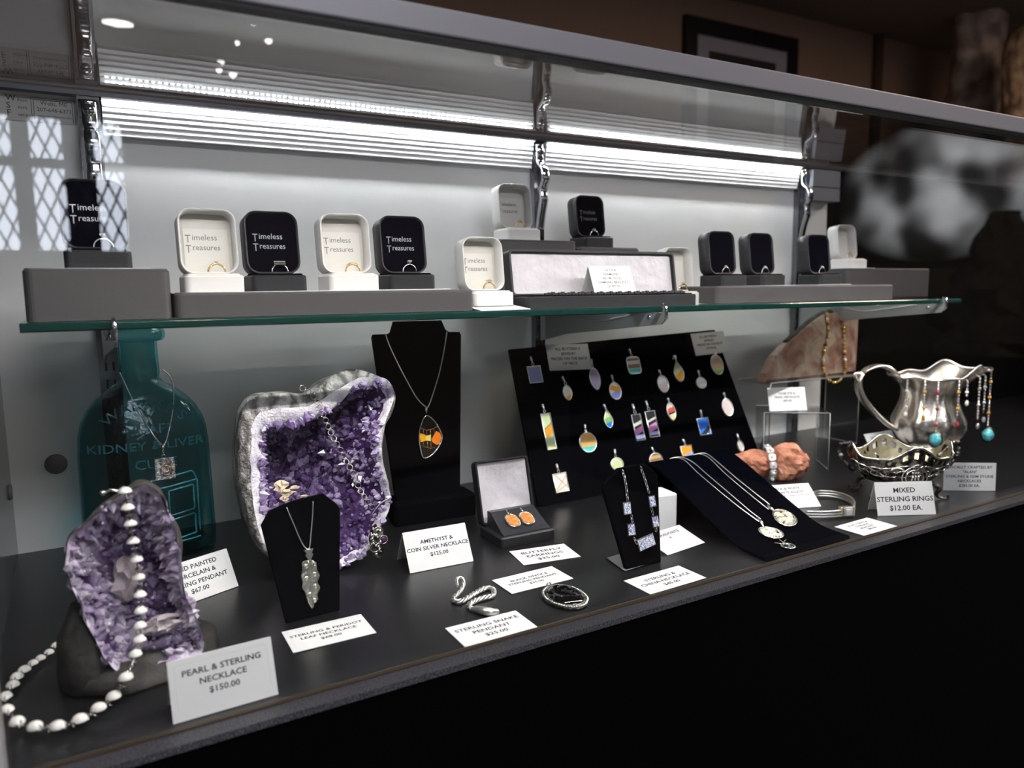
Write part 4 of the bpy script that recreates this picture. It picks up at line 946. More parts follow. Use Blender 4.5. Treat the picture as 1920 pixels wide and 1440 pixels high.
def shape(kind,w,h):
    if kind=='rect': return [(-w/2,-h/2),(w/2,-h/2),(w/2,h/2),(-w/2,h/2)]
    if kind=='rrect': return rr(w,h,w*.22,4)
    N=28; o=[]
    for i in range(N):
        a=2*PI*i/N
        if kind=='oval': o.append((w/2*math.cos(a),h/2*math.sin(a)))
        if kind=='marquise': s_=math.sin(a); o.append((w/2*math.copysign(abs(math.cos(a))**1.25,math.cos(a)),h/2*s_))
        if kind=='tear':
            s_=math.sin(a); o.append((w/2*math.cos(a)*(1-.45*max(0,s_))**1.2,h/2*s_))
    return o
def clip(loop,z,keep_below=True,slope=0):
    o=[]; n=len(loop)
    f=lambda p:(p[1]-z-slope*p[0])*(1 if keep_below else -1)
    for i in range(n):
        a,b=loop[i],loop[(i+1)%n]; fa,fb=f(a),f(b)
        if fa<=0: o.append(a)
        if fa*fb<0: q=fa/(fa-fb); o.append((a[0]+(b[0]-a[0])*q,a[1]+(b[1]-a[1])*q))
    return o
def pendant(label,cx,cy,w,h,kind,base,patches,bx,by,grp='enamel pendants pinned to the black board',hook=False,tilt=0):
    X,Y_=940+cx/4,610+cy/4
    c=BO.hit(X,Y_,-.002); a=BO.hit(X-w/8,Y_,-.002); b=BO.hit(X+w/8,Y_,-.002); u=BO.hit(X,Y_-h/8,-.002); d=BO.hit(X,Y_+h/8,-.002)
    W_=abs(b[0]-a[0]); H_=abs(u[1]-d[1]); bp=BO.hit(940+bx/4,610+by/4,-.002)
    top=(bp[0]-c[0],bp[1]-c[1])
    t=thing('pendant',label,'pendant',BO.M@Matrix.Translation((c[0],-.0002,c[1])),grp)
    L=shape(kind,W_-.0016,H_-.0016)
    fr_=mk('pendant_frame',G().tube([(p[0],-.0018,p[1]) for p in L],.0012,6,True),M_silver_b,t)
    il=mk('inlay',G().ext(L,-.0018,-.0002),M_ci[base],t)
    for i,(m_,z0,z1,sl) in enumerate(patches):
        q=clip(clip(L,z1*H_,True,sl),z0*H_,False,sl)
        if len(q)>2: mk('inlay_patch',G().ext(q,-.0018-.0003*(i+1),-.0010),M_ci[m_],il,m_+' patch')
    # bail: knob at the top joined to the frame by a small ring
    e=Vector((0,-.0018,H_/2+.0004)); s_=Vector((top[0],-.0018,top[1]))
    g=G().sph(s_,.0024,10,sc=(1,.8,1)); dv=(e-s_); g.tube([s_,s_+dv*.45,s_+dv*.62],[.0021,.0017,.0008],8); 
    Mx=Matrix.Translation(s_+dv*.80); g.torus(max(dv.length*.17,.0009),.0005,12,5,Mx)
    if hook: g.tube([s_+Vector((0,0,.001)),s_+Vector((-.004,-.001,.001)),s_+Vector((-.008,-.001,-.006))],.0008,6)
    mk('bail',g,M_silver_b,t)
for a in (
 ('pendant with lavender blue rectangle at the top left of the board',252,368,105,130,'rect','lavender',[],222,242),
 ('narrow cream pendant with orange tip beside the left board card',497,505,68,118,'marquise','cream',[('orange',-.5,-.22,.5)],460,392),
 ('lilac leaf shaped pendant hanging under the right edge of the left board card',702,400,80,172,'marquise','lilac',[],674,262),
 ('oval pendant half orange, half periwinkle, in the upper middle of the board',855,492,90,132,'oval','white',[('periwinkle',-.5,-.02,.5),('orange',.0,.28,-.3)],828,380),
 ('rectangular white, brown and teal pendant at the top middle of the board',993,300,102,132,'rrect','white',[('teal',-.5,-.2,0),('brown',-.16,.06,0),('brown',.28,.38,0)],960,185),
 ('pinkish white oval pendant left of the hooked teardrop',1213,440,84,132,'oval','pink',[('white',.05,.3,.2)],1184,342),
 ('hooked teardrop pendant, pale green with orange, near the top of the board',1330,350,76,150,'tear','palegreen',[('orange',-.42,-.05,.6)],1303,232),
 ('small round whitish pendant between the hooked teardrop and the peach oval',1500,432,76,88,'oval','white',[('pink',-.1,.12,.1)],1478,345),
 ('peach oval pendant with green foot under the right board card',1618,295,92,152,'oval','peach',[('green',-.5,-.28,.1),('cream',.3,.5,0)],1608,212),
 ('pale pink long oval pendant nearest the right edge of the board',1697,615,82,140,'oval','pink',[],1670,512),
 ('very long cream rectangular pendant with an orange wing at the left of the board',355,795,76,285,'rect','lime',[('orange',-.13,.12,.6),('brown',.12,.15,.6)],310,600),
 ('large round pendant, amber above teal, in the lower left of the board',650,878,132,158,'oval','amber',[('teal',-.5,-.2,0),('gold',-.08,.0,0),('gold',.16,.22,0)],627,752),
 ('green and blue teardrop pendant in the centre left of the board',802,705,68,138,'tear','green',[('blue',-.5,-.18,.3),('lime',.1,.34,.2)],770,600),
 ('left one of two long black and magenta rectangular pendants',1027,765,72,205,'rect','black',[('magenta',-.22,-.02,.3),('lavender',-.42,-.28,0),('cream',.08,.2,.3)],985,598),
 ('right one of two long black and magenta rectangular pendants',1132,740,78,205,'rect','black',[('magenta',-.24,.0,.3),('lavender',-.40,-.28,0),('cream',.12,.2,.3)],1085,574),
 ('slim cream, red and orange leaf pendant right of the two magenta ones',1275,645,64,142,'marquise','cream',[('yellow',-.5,-.22,.4),('red',-.05,.2,.2),('black',-.14,-.06,.2)],1250,553),
 ('deep blue rectangular pendant at the right of the board',1520,758,88,132,'rect','blue',[('black',-.5,-.2,.6)],1495,643),
 ('square orange and blue pendant at the bottom right of the board',1392,945,88,92,'rect','orange',[('periwinkle',-.5,-.22,.3)],1365,862),
 ('white rectangular pendant with golden veins at the bottom left of the board',447,1180,108,152,'rect','white',[('gold',-.06,-.01,.9),('gold',.12,.15,-1.1),('gold',-.28,-.25,.4)],415,1048),
 ('pale yellow round pendant peeping over the coffin shaped stand',868,1040,98,100,'oval','lime',[],850,938),
 ('brown round pendant low on the board right of the coffin shaped stand',1160,1010,104,112,'oval','brown',[('gold',.1,.3,0)],1130,922),
 ('pale oval pendant at the lower right corner of the board beside the orange rock',1795,905,46,90,'oval','cream',[],1770,820)):
    pendant(*a[:10],hook=('hooked teardrop pendant' in a[0]))
def board_card(label,bl,br,tl,lines,size):
    off=-.002; q=[BO.hit(*p,off) for p in (bl,br,tl)]; w_=math.hypot(q[1][0]-q[0][0],q[1][1]-q[0][1]); h_=math.hypot(q[2][0]-q[0][0],q[2][1]-q[0][1])
    an=math.atan2(q[1][1]-q[0][1],q[1][0]-q[0][0])
    card(label,BO.M@Matrix.Translation((q[0][0],off,q[0][1]))@Matrix.Rotation(-an,4,'Y'),w_,h_,lines,size,border=False,top=.76)
board_card('white card clipped on the top left of the pendant board',(1031,695),(1110,692),(1018,646),['ALL BUTTERFLY','JEWELRY','PRICED ON THE BACK','OF PIECE'],.0062)
board_card('white card clipped on the top right corner of the pendant board',(1305,667),(1366,660),(1284,630),['ALL BUTTERFLY','JEWELRY','PRICED ON THE BACK','OF PIECE'],.0056)
# ================================================================ earring box with earrings
A=D(940,1030); Bp=D(1045,1010); ang=math.atan2((Bp-A).y,(Bp-A).x); W_=(Bp-A).length
ME=Matrix.Translation(A+Vector((0,0,.0004)))@Matrix.Rotation(ang+math.radians(1),4,'Z')
t=thing('earring_box','open black leatherette earring box with white satin lid holding orange earrings','jewellery box',ME)
W_=.083; Dp=.066
mk('base',G().rbox(W_,Dp,0,.014,.004,Matrix.Translation((W_/2,Dp/2,0)),bev=.002),M_bxb,t)
g=G(); x0,x1=.006,W_-.006
g.loft([[(x0,.004,.013),(x1,.004,.013),(x1,.004,.0155),(x0,.004,.0155)],[(x0,.012,.013),(x1,.012,.013),(x1,.012,.0185),(x0,.012,.0185)],[(x0+.002,.046,.013),(x1-.002,.046,.013),(x1-.002,.046,.036),(x0+.002,.046,.036)],[(x0+.002,.056,.013),(x1-.002,.056,.013),(x1-.002,.056,.0355),(x0+.002,.056,.0355)]],smooth=False)
mk('pad',g,mat('black_leather_pad',(.022,.022,.027),.35,bump=(900,.2,.0003)),t)
hl=.088; ML=Matrix.Translation((W_/2,Dp+.004,.012))@Matrix.Rotation(-math.radians(14),4,'X')
def R3(w_,h,r,y): return [(p,y,q+hl/2) for p,q in rr(w_,h,r,6)]
g=G(); Ls=[R3(W_,hl,.006,-.017),R3(W_,hl,.006,-.002),R3(W_-.005,hl-.005,.004,0)]; g.loft(Ls,False,ML,False); g.add(Ls[2],[tuple(range(len(Ls[2])))],ML,False); g.loft([R3(W_,hl,.006,-.017),R3(W_-.005,hl-.005,.004,-.017),R3(W_-.007,hl-.007,.004,-.003)],False,ML,False)
ld=mk('lid',g,M_bxb,t)
g=G(); n=14; w2,h2=(W_-.007)/2,(hl-.007)/2; vs=[]
for j in range(n+1):
    for i in range(n+1):
        u,v=-1+2*i/n,-1+2*j/n; e=max(abs(u),abs(v)); puff=-.0135+.008*(1-e**2)+(.0022*abs(math.sin(3.2*math.atan2(v+.6,u)))*(1-e))
        vs.append((u*w2,puff,v*h2+hl/2))
g.add(vs,[(j*(n+1)+i,j*(n+1)+i+1,(j+1)*(n+1)+i+1,(j+1)*(n+1)+i) for j in range(n) for i in range(n)],ML)
mk('satin_lining',g,M_satin,ld,'white satin lining')
pa=math.atan2(.0175,.034)
for i,(x,lab) in enumerate(((.030,'orange butterfly wing earring, left one in the open black box'),(.052,'orange butterfly wing earring, right one in the open black box'))):
    Mx=ME@Matrix.Translation((x,.024,.0255))@Matrix.Rotation(pa-PI/2,4,'X')@Matrix.Rotation(.0,4,'Y')
    t=thing('earring',lab,'earring',Mx,'pair of orange earrings in the black box')
    L=shape('oval',.0175,.0225)
    L=rr(.0175,.0225,.0075,6)
    mk('earring_frame',G().tube([(p[0],-.002,p[1]) for p in L],.0013,6,True).ext(L,-.0015,.0015),M_silver,t)
    mk('orange_inlay',G().ext([(p[0]*.92,p[1]*.92) for p in L],-.0028,-.0014),mat('wing_orange',(.75,.20,.06),.25,coat=.6,var=(300,[(.4,(.60,.14,.03)),(.6,(.85,.28,.09))])),t)
    mk('post',G().sph((0,-.002,.0145),.0016,8).tube([(0,-.002,.014),(0,-.001,.020)],.0005,5).sph((0,-.0015,.0195),.0013,8),M_silver,t)
# ================================================================ snake pendant
def spath(pts):
    return [D(x,y,z) for x,y,z in pts]
body=[(858,1098,.012),(856,1088,.0145),(862,1083,.016),(869,1088,.014),(869,1098,.010),(864,1108,.006),(857,1115,.0035),(851,1120,.003),(850,1125,.003),(857,1128,.003),(868,1126,.003),(882,1118,.003),(897,1109,.003),(912,1103,.003),(923,1105,.003),(926,1111,.003),(922,1118,.003),(910,1121,.003),(895,1125,.003),(883,1131,.003),(879,1137,.003),(884,1142,.003)]
cp=resamp(cat(spath(body),8),.0012); K=len(cp)
t=thing('snake_pendant','twisted silver rope snake pendant lying on the black deck','pendant',Vector((0,0,0)))
for s_ in range(3):
    pts=[]
    for i,p in enumerate(cp):
        d=(cp[min(i+1,K-1)]-cp[max(i-1,0)]).normalized(); a=d.cross(Vector((0,0,1))).normalized(); b=a.cross(d)
        f=min(1,.55+i/K*1.2); an=i*.42+s_*2*PI/3; pts.append(p+(a*math.cos(an)+b*math.sin(an))*.0017*f)
    mk('twisted_strand',G().tube(pts,[.0017*min(1,.5+i/K*1.3) for i in range(K)],6),mat('rope_silver',(.80,.78,.74),.3,metal=1,bump=(700,.4,.0006)),t)
hd=spath([(884,1142,.003),(893,1143,.0034),(906,1146,.0038),(918,1148,.0038),(927,1148,.003),(931,1148,.002)])
mk('snake_head',G().tube(cat(hd,4),[.0022+.0028*math.sin(min(1,i/16)*PI*.8) for i in range(len(cat(hd,4)))],10),MATS['rope_silver'],t)
# ================================================================ onyx pendant
c=D(1063,1126,.004); t=thing('onyx_pendant','oval black onyx pendant in a twisted silver rim lying near the front edge','pendant',Matrix.Translation((.4445,.656,.0008))@Matrix.Rotation(math.radians(-4),4,'Z'))
a_,b_=.0190,.0280
g=G(); Ls=[]
for k in range(9):
    f=k/8; r=math.cos(f*PI/2)**.7 if f<1 else .01; Ls.append([(a_*r*math.cos(q*2*PI/48),b_*r*math.sin(q*2*PI/48),.003+.0075*math.sin(f*PI/2)) for q in range(48)])
mk('onyx_cabochon',g.loft(Ls),mat('onyx',(.002,.002,.002),.03,coat=1),t,'polished black onyx')
mk('bezel',G().loft([[((a_+d_)*math.cos(q*2*PI/48),(b_+d_)*math.sin(q*2*PI/48),z) for q in range(48)] for d_,z in ((.0035,0),(.0035,.002),(.0008,.0032),(.0008,.0048),(-.0004,.0048))]),M_asilver,t)
for s_ in range(2):
    pts=[]
    for i in range(260):
        th_=2*PI*i/260; an=i*.62+s_*PI; pts.append(((a_+.0026+.0009*math.cos(an))*math.cos(th_),(b_+.0026+.0009*math.cos(an))*math.sin(th_),.0034+.0009*math.sin(an)))
    mk('twisted_rim',G().tube(pts,.0010,6,True),M_silver,t)
mk('bail',G().torus(.0028,.0009,16,6,Matrix.Translation((-.001,b_+.0062,.0036))@Matrix.Rotation(PI/2,4,'Y')).tube([(-.001,b_+.003,.003),(-.001,b_+.006,.001)],.001,6),M_silver,t)
# ================================================================ small white ring cube
c=D(1240,1003); 
t=thing('ring_cube','small glossy white ring display cube behind the coffin shaped stand','display block',Matrix.Translation((.668,.772,.0004))@Matrix.Rotation(math.radians(-8),4,'Z'))
mk('cube_body',G().rbox(.046,.040,0,.053,.003,Matrix.Translation((.018,.02,0)),bev=.0015),mat('white_lacquer',(.82,.82,.82),.2,coat=.5),t)
mk('top_slot',G().box((.004,.019,.053),(.032,.021,.0533)),M_lineprint,t)
# ================================================================ velvet ramp with two necklaces
xl,xr=.717,.876
prof=[(.616,.001),(.66,.004),(.70,.019),(.76,.047),(.80,.066),(.823,.0745),(.842,.076),(.858,.070),(.872,.052),(.888,.026),(.90,.0005)]
pr=cat([(0,a,b) for a,b in prof],5)
t=thing('display_ramp','long sloping navy black velvet ramp curving down to the front edge','display stand',Vector((0,0,.0003)))
g=G(); g.loft([[(xl,p.y,p.z),(xr,p.y,p.z),(xr,p.y+.0015,p.z+.0035),(xl,p.y+.0015,p.z+.0035)] for p in pr],smooth=False)
mk('velvet_ramp',g,M_velvetb,t)
mk('underside_brace',G().box((xl+.02,.80,.001),(xr-.02,.806,.064)),M_kick,t)
def rz_(y):
    for a,b in zip(pr,pr[1:]):
        if a.y<=y<=b.y: return a.z+(b.z-a.z)*(y-a.y)/(b.y-a.y)+.0045
    return .006
def onramp(px,py,dz=0):
    z=.03
    for _ in range(30):
        q=D(px,py,z); z=.6*z+.4*(rz_(min(max(q.y,.617),.845))+dz)
    return D(px,py,z)
def rchain(pts): return [ (lambda q:q)(onramp(x,y,.0008)) for x,y in pts]
t=thing('pendant_necklace','silver chain with pale spotted stone and small black drop, left on the velvet ramp','necklace',Vector((0,0,0)))
mk('chain',G().tube(cat(rchain([(1256,860),(1268,858),(1285,864),(1310,888),(1350,922),(1385,950),(1415,972),(1424,978)]),6),.0008,6),M_silver_b,t)
mk('chain',G().tube(cat(rchain([(1256,860),(1275,857),(1298,866),(1330,893),(1370,927),(1405,957),(1426,973)]),6),.0008,6),M_silver_b,t)
def stone(nm,cpx,ax,bx,ang,m,par,hgt=.005,rim=.0012):
    c=onramp(*cpx,.0012); yy=c.y; sl=math.atan2(rz_(yy+.01)-rz_(yy-.01),.02)
    Mx=Matrix.Translation(c)@Matrix.Rotation(sl,4,'X')@Matrix.Rotation(ang,4,'Z')
    Ls=[]
    for k in range(7):
        f=k/6; r=max(math.cos(f*PI/2)**.7,.02) if f<1 else .02; Ls.append([(ax*r*math.cos(q*2*PI/32)*(1+.12*math.sin(q*2*PI/32)),bx*r*math.sin(q*2*PI/32),hgt*math.sin(f*PI/2)) for q in range(32)])
    s_=mk(nm,G().loft(Ls,M=Mx),m,par); 
    mk('bezel',G().tube([((ax+rim)*math.cos(q*2*PI/32)*(1+.12*math.sin(q*2*PI/32)),(bx+rim)*math.sin(q*2*PI/32),.0008) for q in range(32)],rim,6,True,Mx),M_silver,s_); return Mx
M_dend=mat('dendritic_agate',(.66,.64,.52),.15,coat=.6,var=(170,[(.40,(.03,.03,.03)),(.45,(.60,.57,.45)),(.7,(.78,.76,.66))],3,1.0))
M_dend2=mat('scenic_agate',(.6,.56,.44),.15,coat=.6,var=(70,[(.40,(.08,.07,.05)),(.46,(.50,.45,.33)),(.62,(.72,.68,.56))],4,2.5))
stone('spotted_agate',(1446,1000),.0150,.0125,-.5,M_dend,t); stone('black_drop',(1478,1025),.0075,.0070,0,mat('banded_onyx',(.01,.01,.012),.08,coat=1,var=(60,[(.49,(.006,.006,.008)),(.5,(.6,.6,.6)),(.53,(.006,.006,.008))])),t,.003)
mk('bail',G().tube(rchain([(1419,971),(1427,979),(1431,988)]),[.0022,.0028,.0015],8),M_silver,t)
mk('twig_link',G().tube(rchain([(1452,1018),(1466,1020),(1474,1012)]),.0010,6).tube(rchain([(1462,1013),(1474,1020)]),.0010,6),M_silver,t)
t=thing('pendant_necklace','silver chain with oval scenic agate pendant, right on the velvet ramp','necklace',Vector((0,0,0)))
mk('chain',G().tube(cat(rchain([(1298,853),(1312,851),(1330,859),(1360,888),(1395,918),(1422,940),(1441,955)]),6),.0008,6),M_silver_b,t)
mk('chain',G().tube(cat(rchain([(1300,853),(1322,850),(1345,866),(1380,896),(1410,920),(1443,946)]),6),.0008,6),M_silver_b,t)
stone('scenic_agate',(1471,972),.0150,.0180,-.9,M_dend2,t,.007); mk('bail',G().tube(rchain([(1438,948),(1447,955),(1452,960)]),[.0024,.003,.0016],8),M_silver,t)
# ================================================================ orange rock with bracelet
c0=D(1455,903); cen=Vector((1.045,.895,0))
t=thing('desert_rose_rock','craggy terracotta orange rock wrapped with a bracelet behind the ramp','rock',Matrix.Translation(cen)@Matrix.Rotation(math.radians(-32),4,'Z'))
g=G(); Ls=[]
for k in range(30):
    f=k/29; x=-.062+.124*f; R_=.026*(math.sin(max(.06,min(f,.97))*PI)**.35)*(1-.40*math.exp(-((f-.46)/.10)**2))*(1.25 if f>.55 else 1.0); L=[]
    for i in range(36):
        a=2*PI*i/36; q=Vector((x*30,math.cos(a)*1.8,math.sin(a)*1.8)); n_=noise.noise(q)+.5*noise.noise(q*2.3); rd=abs(noise.noise(q*1.7+Vector((9,0,0))))
        r=R_*(1+.20*n_+.30*rd); L.append((x+.004*n_,r*math.cos(a),max(.0003,.027+r*math.sin(a)*1.05)))
    Ls.append(L)
mk('rock_body',g.loft(Ls,smooth=False),mat('terracotta_rock',(.5,.2,.1),.8,bump=(120,.8,.003),var=(45,[(.3,(.24,.085,.05)),(.55,(.50,.20,.12)),(.72,(.62,.32,.22))])),t)
t=thing('bracelet','pale silver filigree bracelet wound round the terracotta rock','bracelet',Matrix.Translation(cen)@Matrix.Rotation(math.radians(-32),4,'Z'))
for i in range(7):
    a=math.radians(110-i*34+40); r=.0305; x=-.009+.003*i*.3
    Mx=Matrix.Translation((x,-r*math.cos(a-PI/2) if 0 else -abs(math.cos(math.radians(85-i*26)))*r*.96-.003,.027+r*math.sin(math.radians(85-i*26))*1.0))@Matrix.Rotation(math.radians(-(85-i*26)*.9),4,'X')
    if .027+r*math.sin(math.radians(85-i*26))<.003: continue
    lk=mk('bracelet_link',G().ext(rr(.013,.0125,.004,4),-.0015,.0015,.0006,Mx),mat('bright_filigree',(.86,.85,.83),.25,metal=.8,bump=(400,.8,.002)),t)
    mk('link_stone',G().sph(Mx@Vector((0,-.002,0)),.003,10),M_stone_w,lk)
# ================================================================ cuff bracelet
t=thing('cuff_bracelet','silver cable cuff bracelet with a square pale blue stone beside the ramp','bracelet',Matrix.Translation((.955,.72,.0006)))
cpth=[(.990,.766),(1.008,.766),(1.023,.750),(1.020,.724),(1.004,.702),(.978,.685),(.950,.680),(.924,.688),(.900,.704)]
for k in range(3):
    pts=cat([(x-.955,y-.72,.0030+k*.0040) for x,y in cpth],8)
    mk('cable',G().tube(pts,.0019,8),mat('cable_silver',(.72,.71,.68),.3,metal=1,bump=(1200,.6,.0006)),t)
Mx=Matrix.Translation((.0,-.041,.009))@Matrix.Rotation(math.radians(-22),4,'Z')
s_=mk('stone_setting',G().ext(rr(.015,.015,.002,3),-.005,.003,.0008,Mx),mat('warm_silver',(.72,.62,.45),.3,metal=1,bump=(900,.8,.001)),t)
mk('blue_topaz',G().ext([(-.0052,-.0052),(.0052,-.0052),(.0052,.0052),(-.0052,.0052)],-.0078,-.004,.0015,Mx),mat('pale_blue_stone',(.62,.74,.85),.03,trans=.4,ior=1.8,coat=1),s_)
for sx in (-1,1): mk('side_collar',G().ext(rr(.004,.0145,.001,3),-.0040,.003,.0006,Mx@Matrix.Translation((sx*.0095,0,0))),MATS['warm_silver'],t)
# ================================================================ ornate bowl
c=Vector((1.128,.712,0)); MBw=Matrix.Translation(c)@Matrix.Rotation(math.radians(-30),4,'Z')
t=thing('ornate_silver_bowl','ornate footed antique silver bowl with pierced scalloped rim at the right','bowl',MBw)
A_,B_=.072,.048; zb,zt=.024,.074; NB=120
def rimh(a): return .010*math.cos(4*a)*1.0+.003*math.cos(8*a)
def surf(a,f,inn=0):
    r=.55+.45*math.sin(f*PI/2)**.8+.10*f*f
    hgt=zb+(zt-zb+rimh(a)*f*f)*f**1.3
    amp=0 if inn else .0022*math.sin(3*a*2+5*f)*math.sin(f*9)+.0026*noise.noise(Vector((math.cos(a)*9,math.sin(a)*9,f*7)))+.0012*math.sin(24*a)*math.sin(f*PI)
    return (((A_-inn)*r+amp)*math.cos(a),((B_-inn)*r+amp)*math.sin(a),hgt+inn*.6)
def shell(inn,m,nm,par):
    KK=16; vs=[]; fs=[]
    for k in range(KK+1):
        for q in range(NB): vs.append(surf(2*PI*q/NB,k/KK,inn))
    for k in range(KK):
        for q in range(NB):
            hole=k in (13,14) and q%4 in (1,2) and math.cos(4*2*PI*q/NB)>.0 and abs(math.sin(2*PI*q/NB))>.5
            if hole: continue
            fs.append((k*NB+q,k*NB+(q+1)%NB,(k+1)*NB+(q+1)%NB,(k+1)*NB+q))
    fs.append(tuple(range(NB))); return mk(nm,G().add(vs,fs),m,par)
bwl=shell(0,M_asilver,'bowl_body',t)
shell(.0016,mat('gilt_lining',(.62,.55,.36),.3,metal=.9,bump=(120,.6,.002)),'gilt_lining',bwl)
pts=[(lambda p:(p[0],p[1],p[2]+.001))(surf(2*PI*q/NB,1)) for q in range(NB)]
mk('rim',G().tube(pts,.0017,6,True),M_silver,bwl)
def sp(a,f): p=surf(a,max(0.02,min(f,1))); return Vector(p)+Vector((math.cos(a),math.sin(a),0))*.0006
for a0 in (-1.05,-2.25,-.25,-2.95,1.0,2.1,-1.65):
    for sg in (1,-1):
        pts=[]
        for i in range(40):
            th_=i*.26; r=.23*(1-i/44); pts.append(sp(a0+sg*r*math.cos(th_)*1.5+sg*.16,.52+r*math.sin(th_)))
        mk('scroll_relief',G().tube(pts,[.0015*(1-.5*i/40) for i in range(40)],6),M_silver,bwl)
for sx in (-1,1):
    for sy in (-1,1):
        pts=[(sx*.040,sy*.024,.026),(sx*.050,sy*.030,.018),(sx*.047,sy*.028,.008),(sx*.052,sy*.031,.003),(sx*.060,sy*.036,.0035),(sx*.060,sy*.036,.009)]
        mk('foot',G().tube(cat(pts,5),[.0045-.0025*min(1,i/16) for i in range(len(cat(pts,5)))],8),M_asilver,t)
for sx in (-1,1):
    g=G(); pts=[(sx*.064,0,.064),(sx*.078,0,.078),(sx*.090,0,.086),(sx*.096,0,.076),(sx*.090,0,.060),(sx*.080,0,.048),(sx*.070,0,.040)]
    g.tube(cat(pts,5),[.003+.0012*math.sin(i*1.7) for i in range(len(cat(pts,5)))],8)
    for q in range(5): p=cat(pts,5)[q*6]; g.sph(p,.0042,8)
    mk('scroll_handle',g,M_asilver,t)
for sy in (-1,1):
    g=G()
    for R_ in (.017,.012): 
        pts=[(R_*1.15*math.cos(a),sy*(B_*.99+.001),.040+R_*math.sin(a)) for a in [q*2*PI/30 for q in range(30)]]; g.tube(pts,.0012,6,True)
    for q in range(-1,2): g.tube([(q*.006,sy*(B_*1.0+.002),.032),(q*.004,sy*(B_*1.02+.002),.045)],[.0025,.0018],6); g.sph((q*.004,sy*(B_*1.02+.002),.048),.0023,8)
    mk('figure_medallion',g,M_silver,bwl)
for sx in (-1,1): mk('rings_inside',G().torus(.009,.0012,20,6,Matrix.Translation((sx*.02,-.004*sx,zb+.010))@Matrix.Rotation(1.2,4,'X')),M_silver,t) if 0 else None
for sx in (-1,1):
    r_=thing('finger_ring',['silver ring lying in the left of the ornate bowl','silver ring lying in the right of the ornate bowl'][sx>0],'ring',MBw@Matrix.Translation((sx*.022,-.004*sx,zb+.014))@Matrix.Rotation(1.2,4,'X')); mk('band',G().torus(.009,.0015,24,6),M_silver_b,r_)
# ================================================================ clear acrylic risers
def acr(label,p,rz,w_,d_,h_):
    t=thing('acrylic_riser',label,'riser',Matrix.Translation((p[0],p[1],.0004))@Matrix.Rotation(rz,4,'Z'))
    mk('top_plate',G().box((0,0,h_-.003),(w_,d_,h_)),M_acr,t); mk('side_plate',G().box((0,0,0),(.003,d_,h_-.003)),M_acr,t); mk('side_plate',G().box((w_-.003,0,0),(w_,d_,h_-.003)),M_acr,t)
    g=G()
    for e in (((0,0,h_),(w_,0,h_)),((0,0,0),(0,0,h_)),((w_,0,0),(w_,0,h_)),((w_,d_,0),(w_,d_,h_)),((w_,0,.0008),(w_,d_,.0008)),((0,d_,h_),(w_,d_,h_))): g.tube(e,.0009,5)
    mk('polished_edges',g,mat('acrylic_edge',(.30,.31,.32),.2,coat=.5),t)
acr('tall clear acrylic riser carrying the reddish stone slab',(1.165,1.005),math.radians(-3),.255,.085,.147)
acr('low clear acrylic riser standing behind the terracotta rock',(1.085,.948),math.radians(-38),.115,.085,.105)
Mc=Matrix.Translation((1.099,.948,.1065))@Matrix.Rotation(math.radians(-25),4,'Z')@Matrix.Rotation(math.radians(-18),4,'X')
SLx=Pl((1.148,1.03,.1478),0,math.radians(5))
card('white card leaning on top of the low acrylic riser',Mc,.072,.044,['TIGER EYE &','PEARL NECKLACE','$95.00'],.0050,border=False,top=.7)
deck_card('white card standing on the deck behind the ornate bowl',(1640,862),(1705,850),(1605,780),['STERLING & GEM','TENNIS BRACELET','$75.00'],.0062,.76,h=.052,border=False)
# ================================================================ stone slab with gold necklace
sl=[SLx.hit(x,y) for x,y in ((1437,716),(1440,700),(1455,668),(1480,642),(1505,620),(1525,603),(1545,590),(1567,586),(1590,587),(1611,586),(1608,650),(1605,718))]
sl=[(a,max(b,0)) for a,b in sl]; sl[0]=(sl[0][0],0); sl[-1]=(sl[-1][0],0)
t=thing('stone_slab','reddish brown polished stone slab shaped like a quarter wheel on the acrylic riser','stone',SLx.M)
M_slab=mat('red_jasper',(.45,.24,.18),.5,bump=(60,.5,.003),var=(22,[(.30,(.12,.06,.045)),(.46,(.24,.115,.08)),(.55,(.27,.20,.16)),(.68,(.38,.27,.20))],6,1.2))
mk('slab_body',G().ext(sl,0,.022,.002),M_slab,t)
g=G(); pts=[(p[0],.010,p[1]) for p in sl[3:8]]; g.tube(cat(pts,4),[.006+.004*noise.noise(Vector((i*1.1,0,0))) for i in range(len(cat(pts,4)))],8); mk('dark_crust',g,M_darkrock,t)
t=thing('bead_necklace','amber, gold and pearl bead necklace looped over the reddish slab','necklace',SLx.M)
bd=[mat('tiger_eye',(.50,.27,.05),.15,coat=.7),mat('gold_bead',(.85,.58,.18),.25,metal=1),M_pearl,mat('brown_bead',(.12,.05,.02),.2,coat=.6),mat('golden_glass',(.75,.48,.12),.12,coat=.8)]
lp=[(1550,588),(1553,612),(1552,632),(1547,650),(1544,668),(1543,688),(1549,704),(1558,715),(1570,716),(1580,706),(1585,690),(1584,668),(1583,645),(1582,620),(1580,598),(1578,586)]
q=resamp(cat([(a[0],-.0035,a[1]) for a in [SLx.hit(x,y,-.0035) for x,y in lp]],6),.0056); rnd=random.Random(4)
for i,p in enumerate(q):
    m_=bd[(0,1,2,0,3,4,1,0)[i%8]]; mk('bead',G().sph(p,.0030*(1.25 if i%3==0 else .8),10),m_,t)
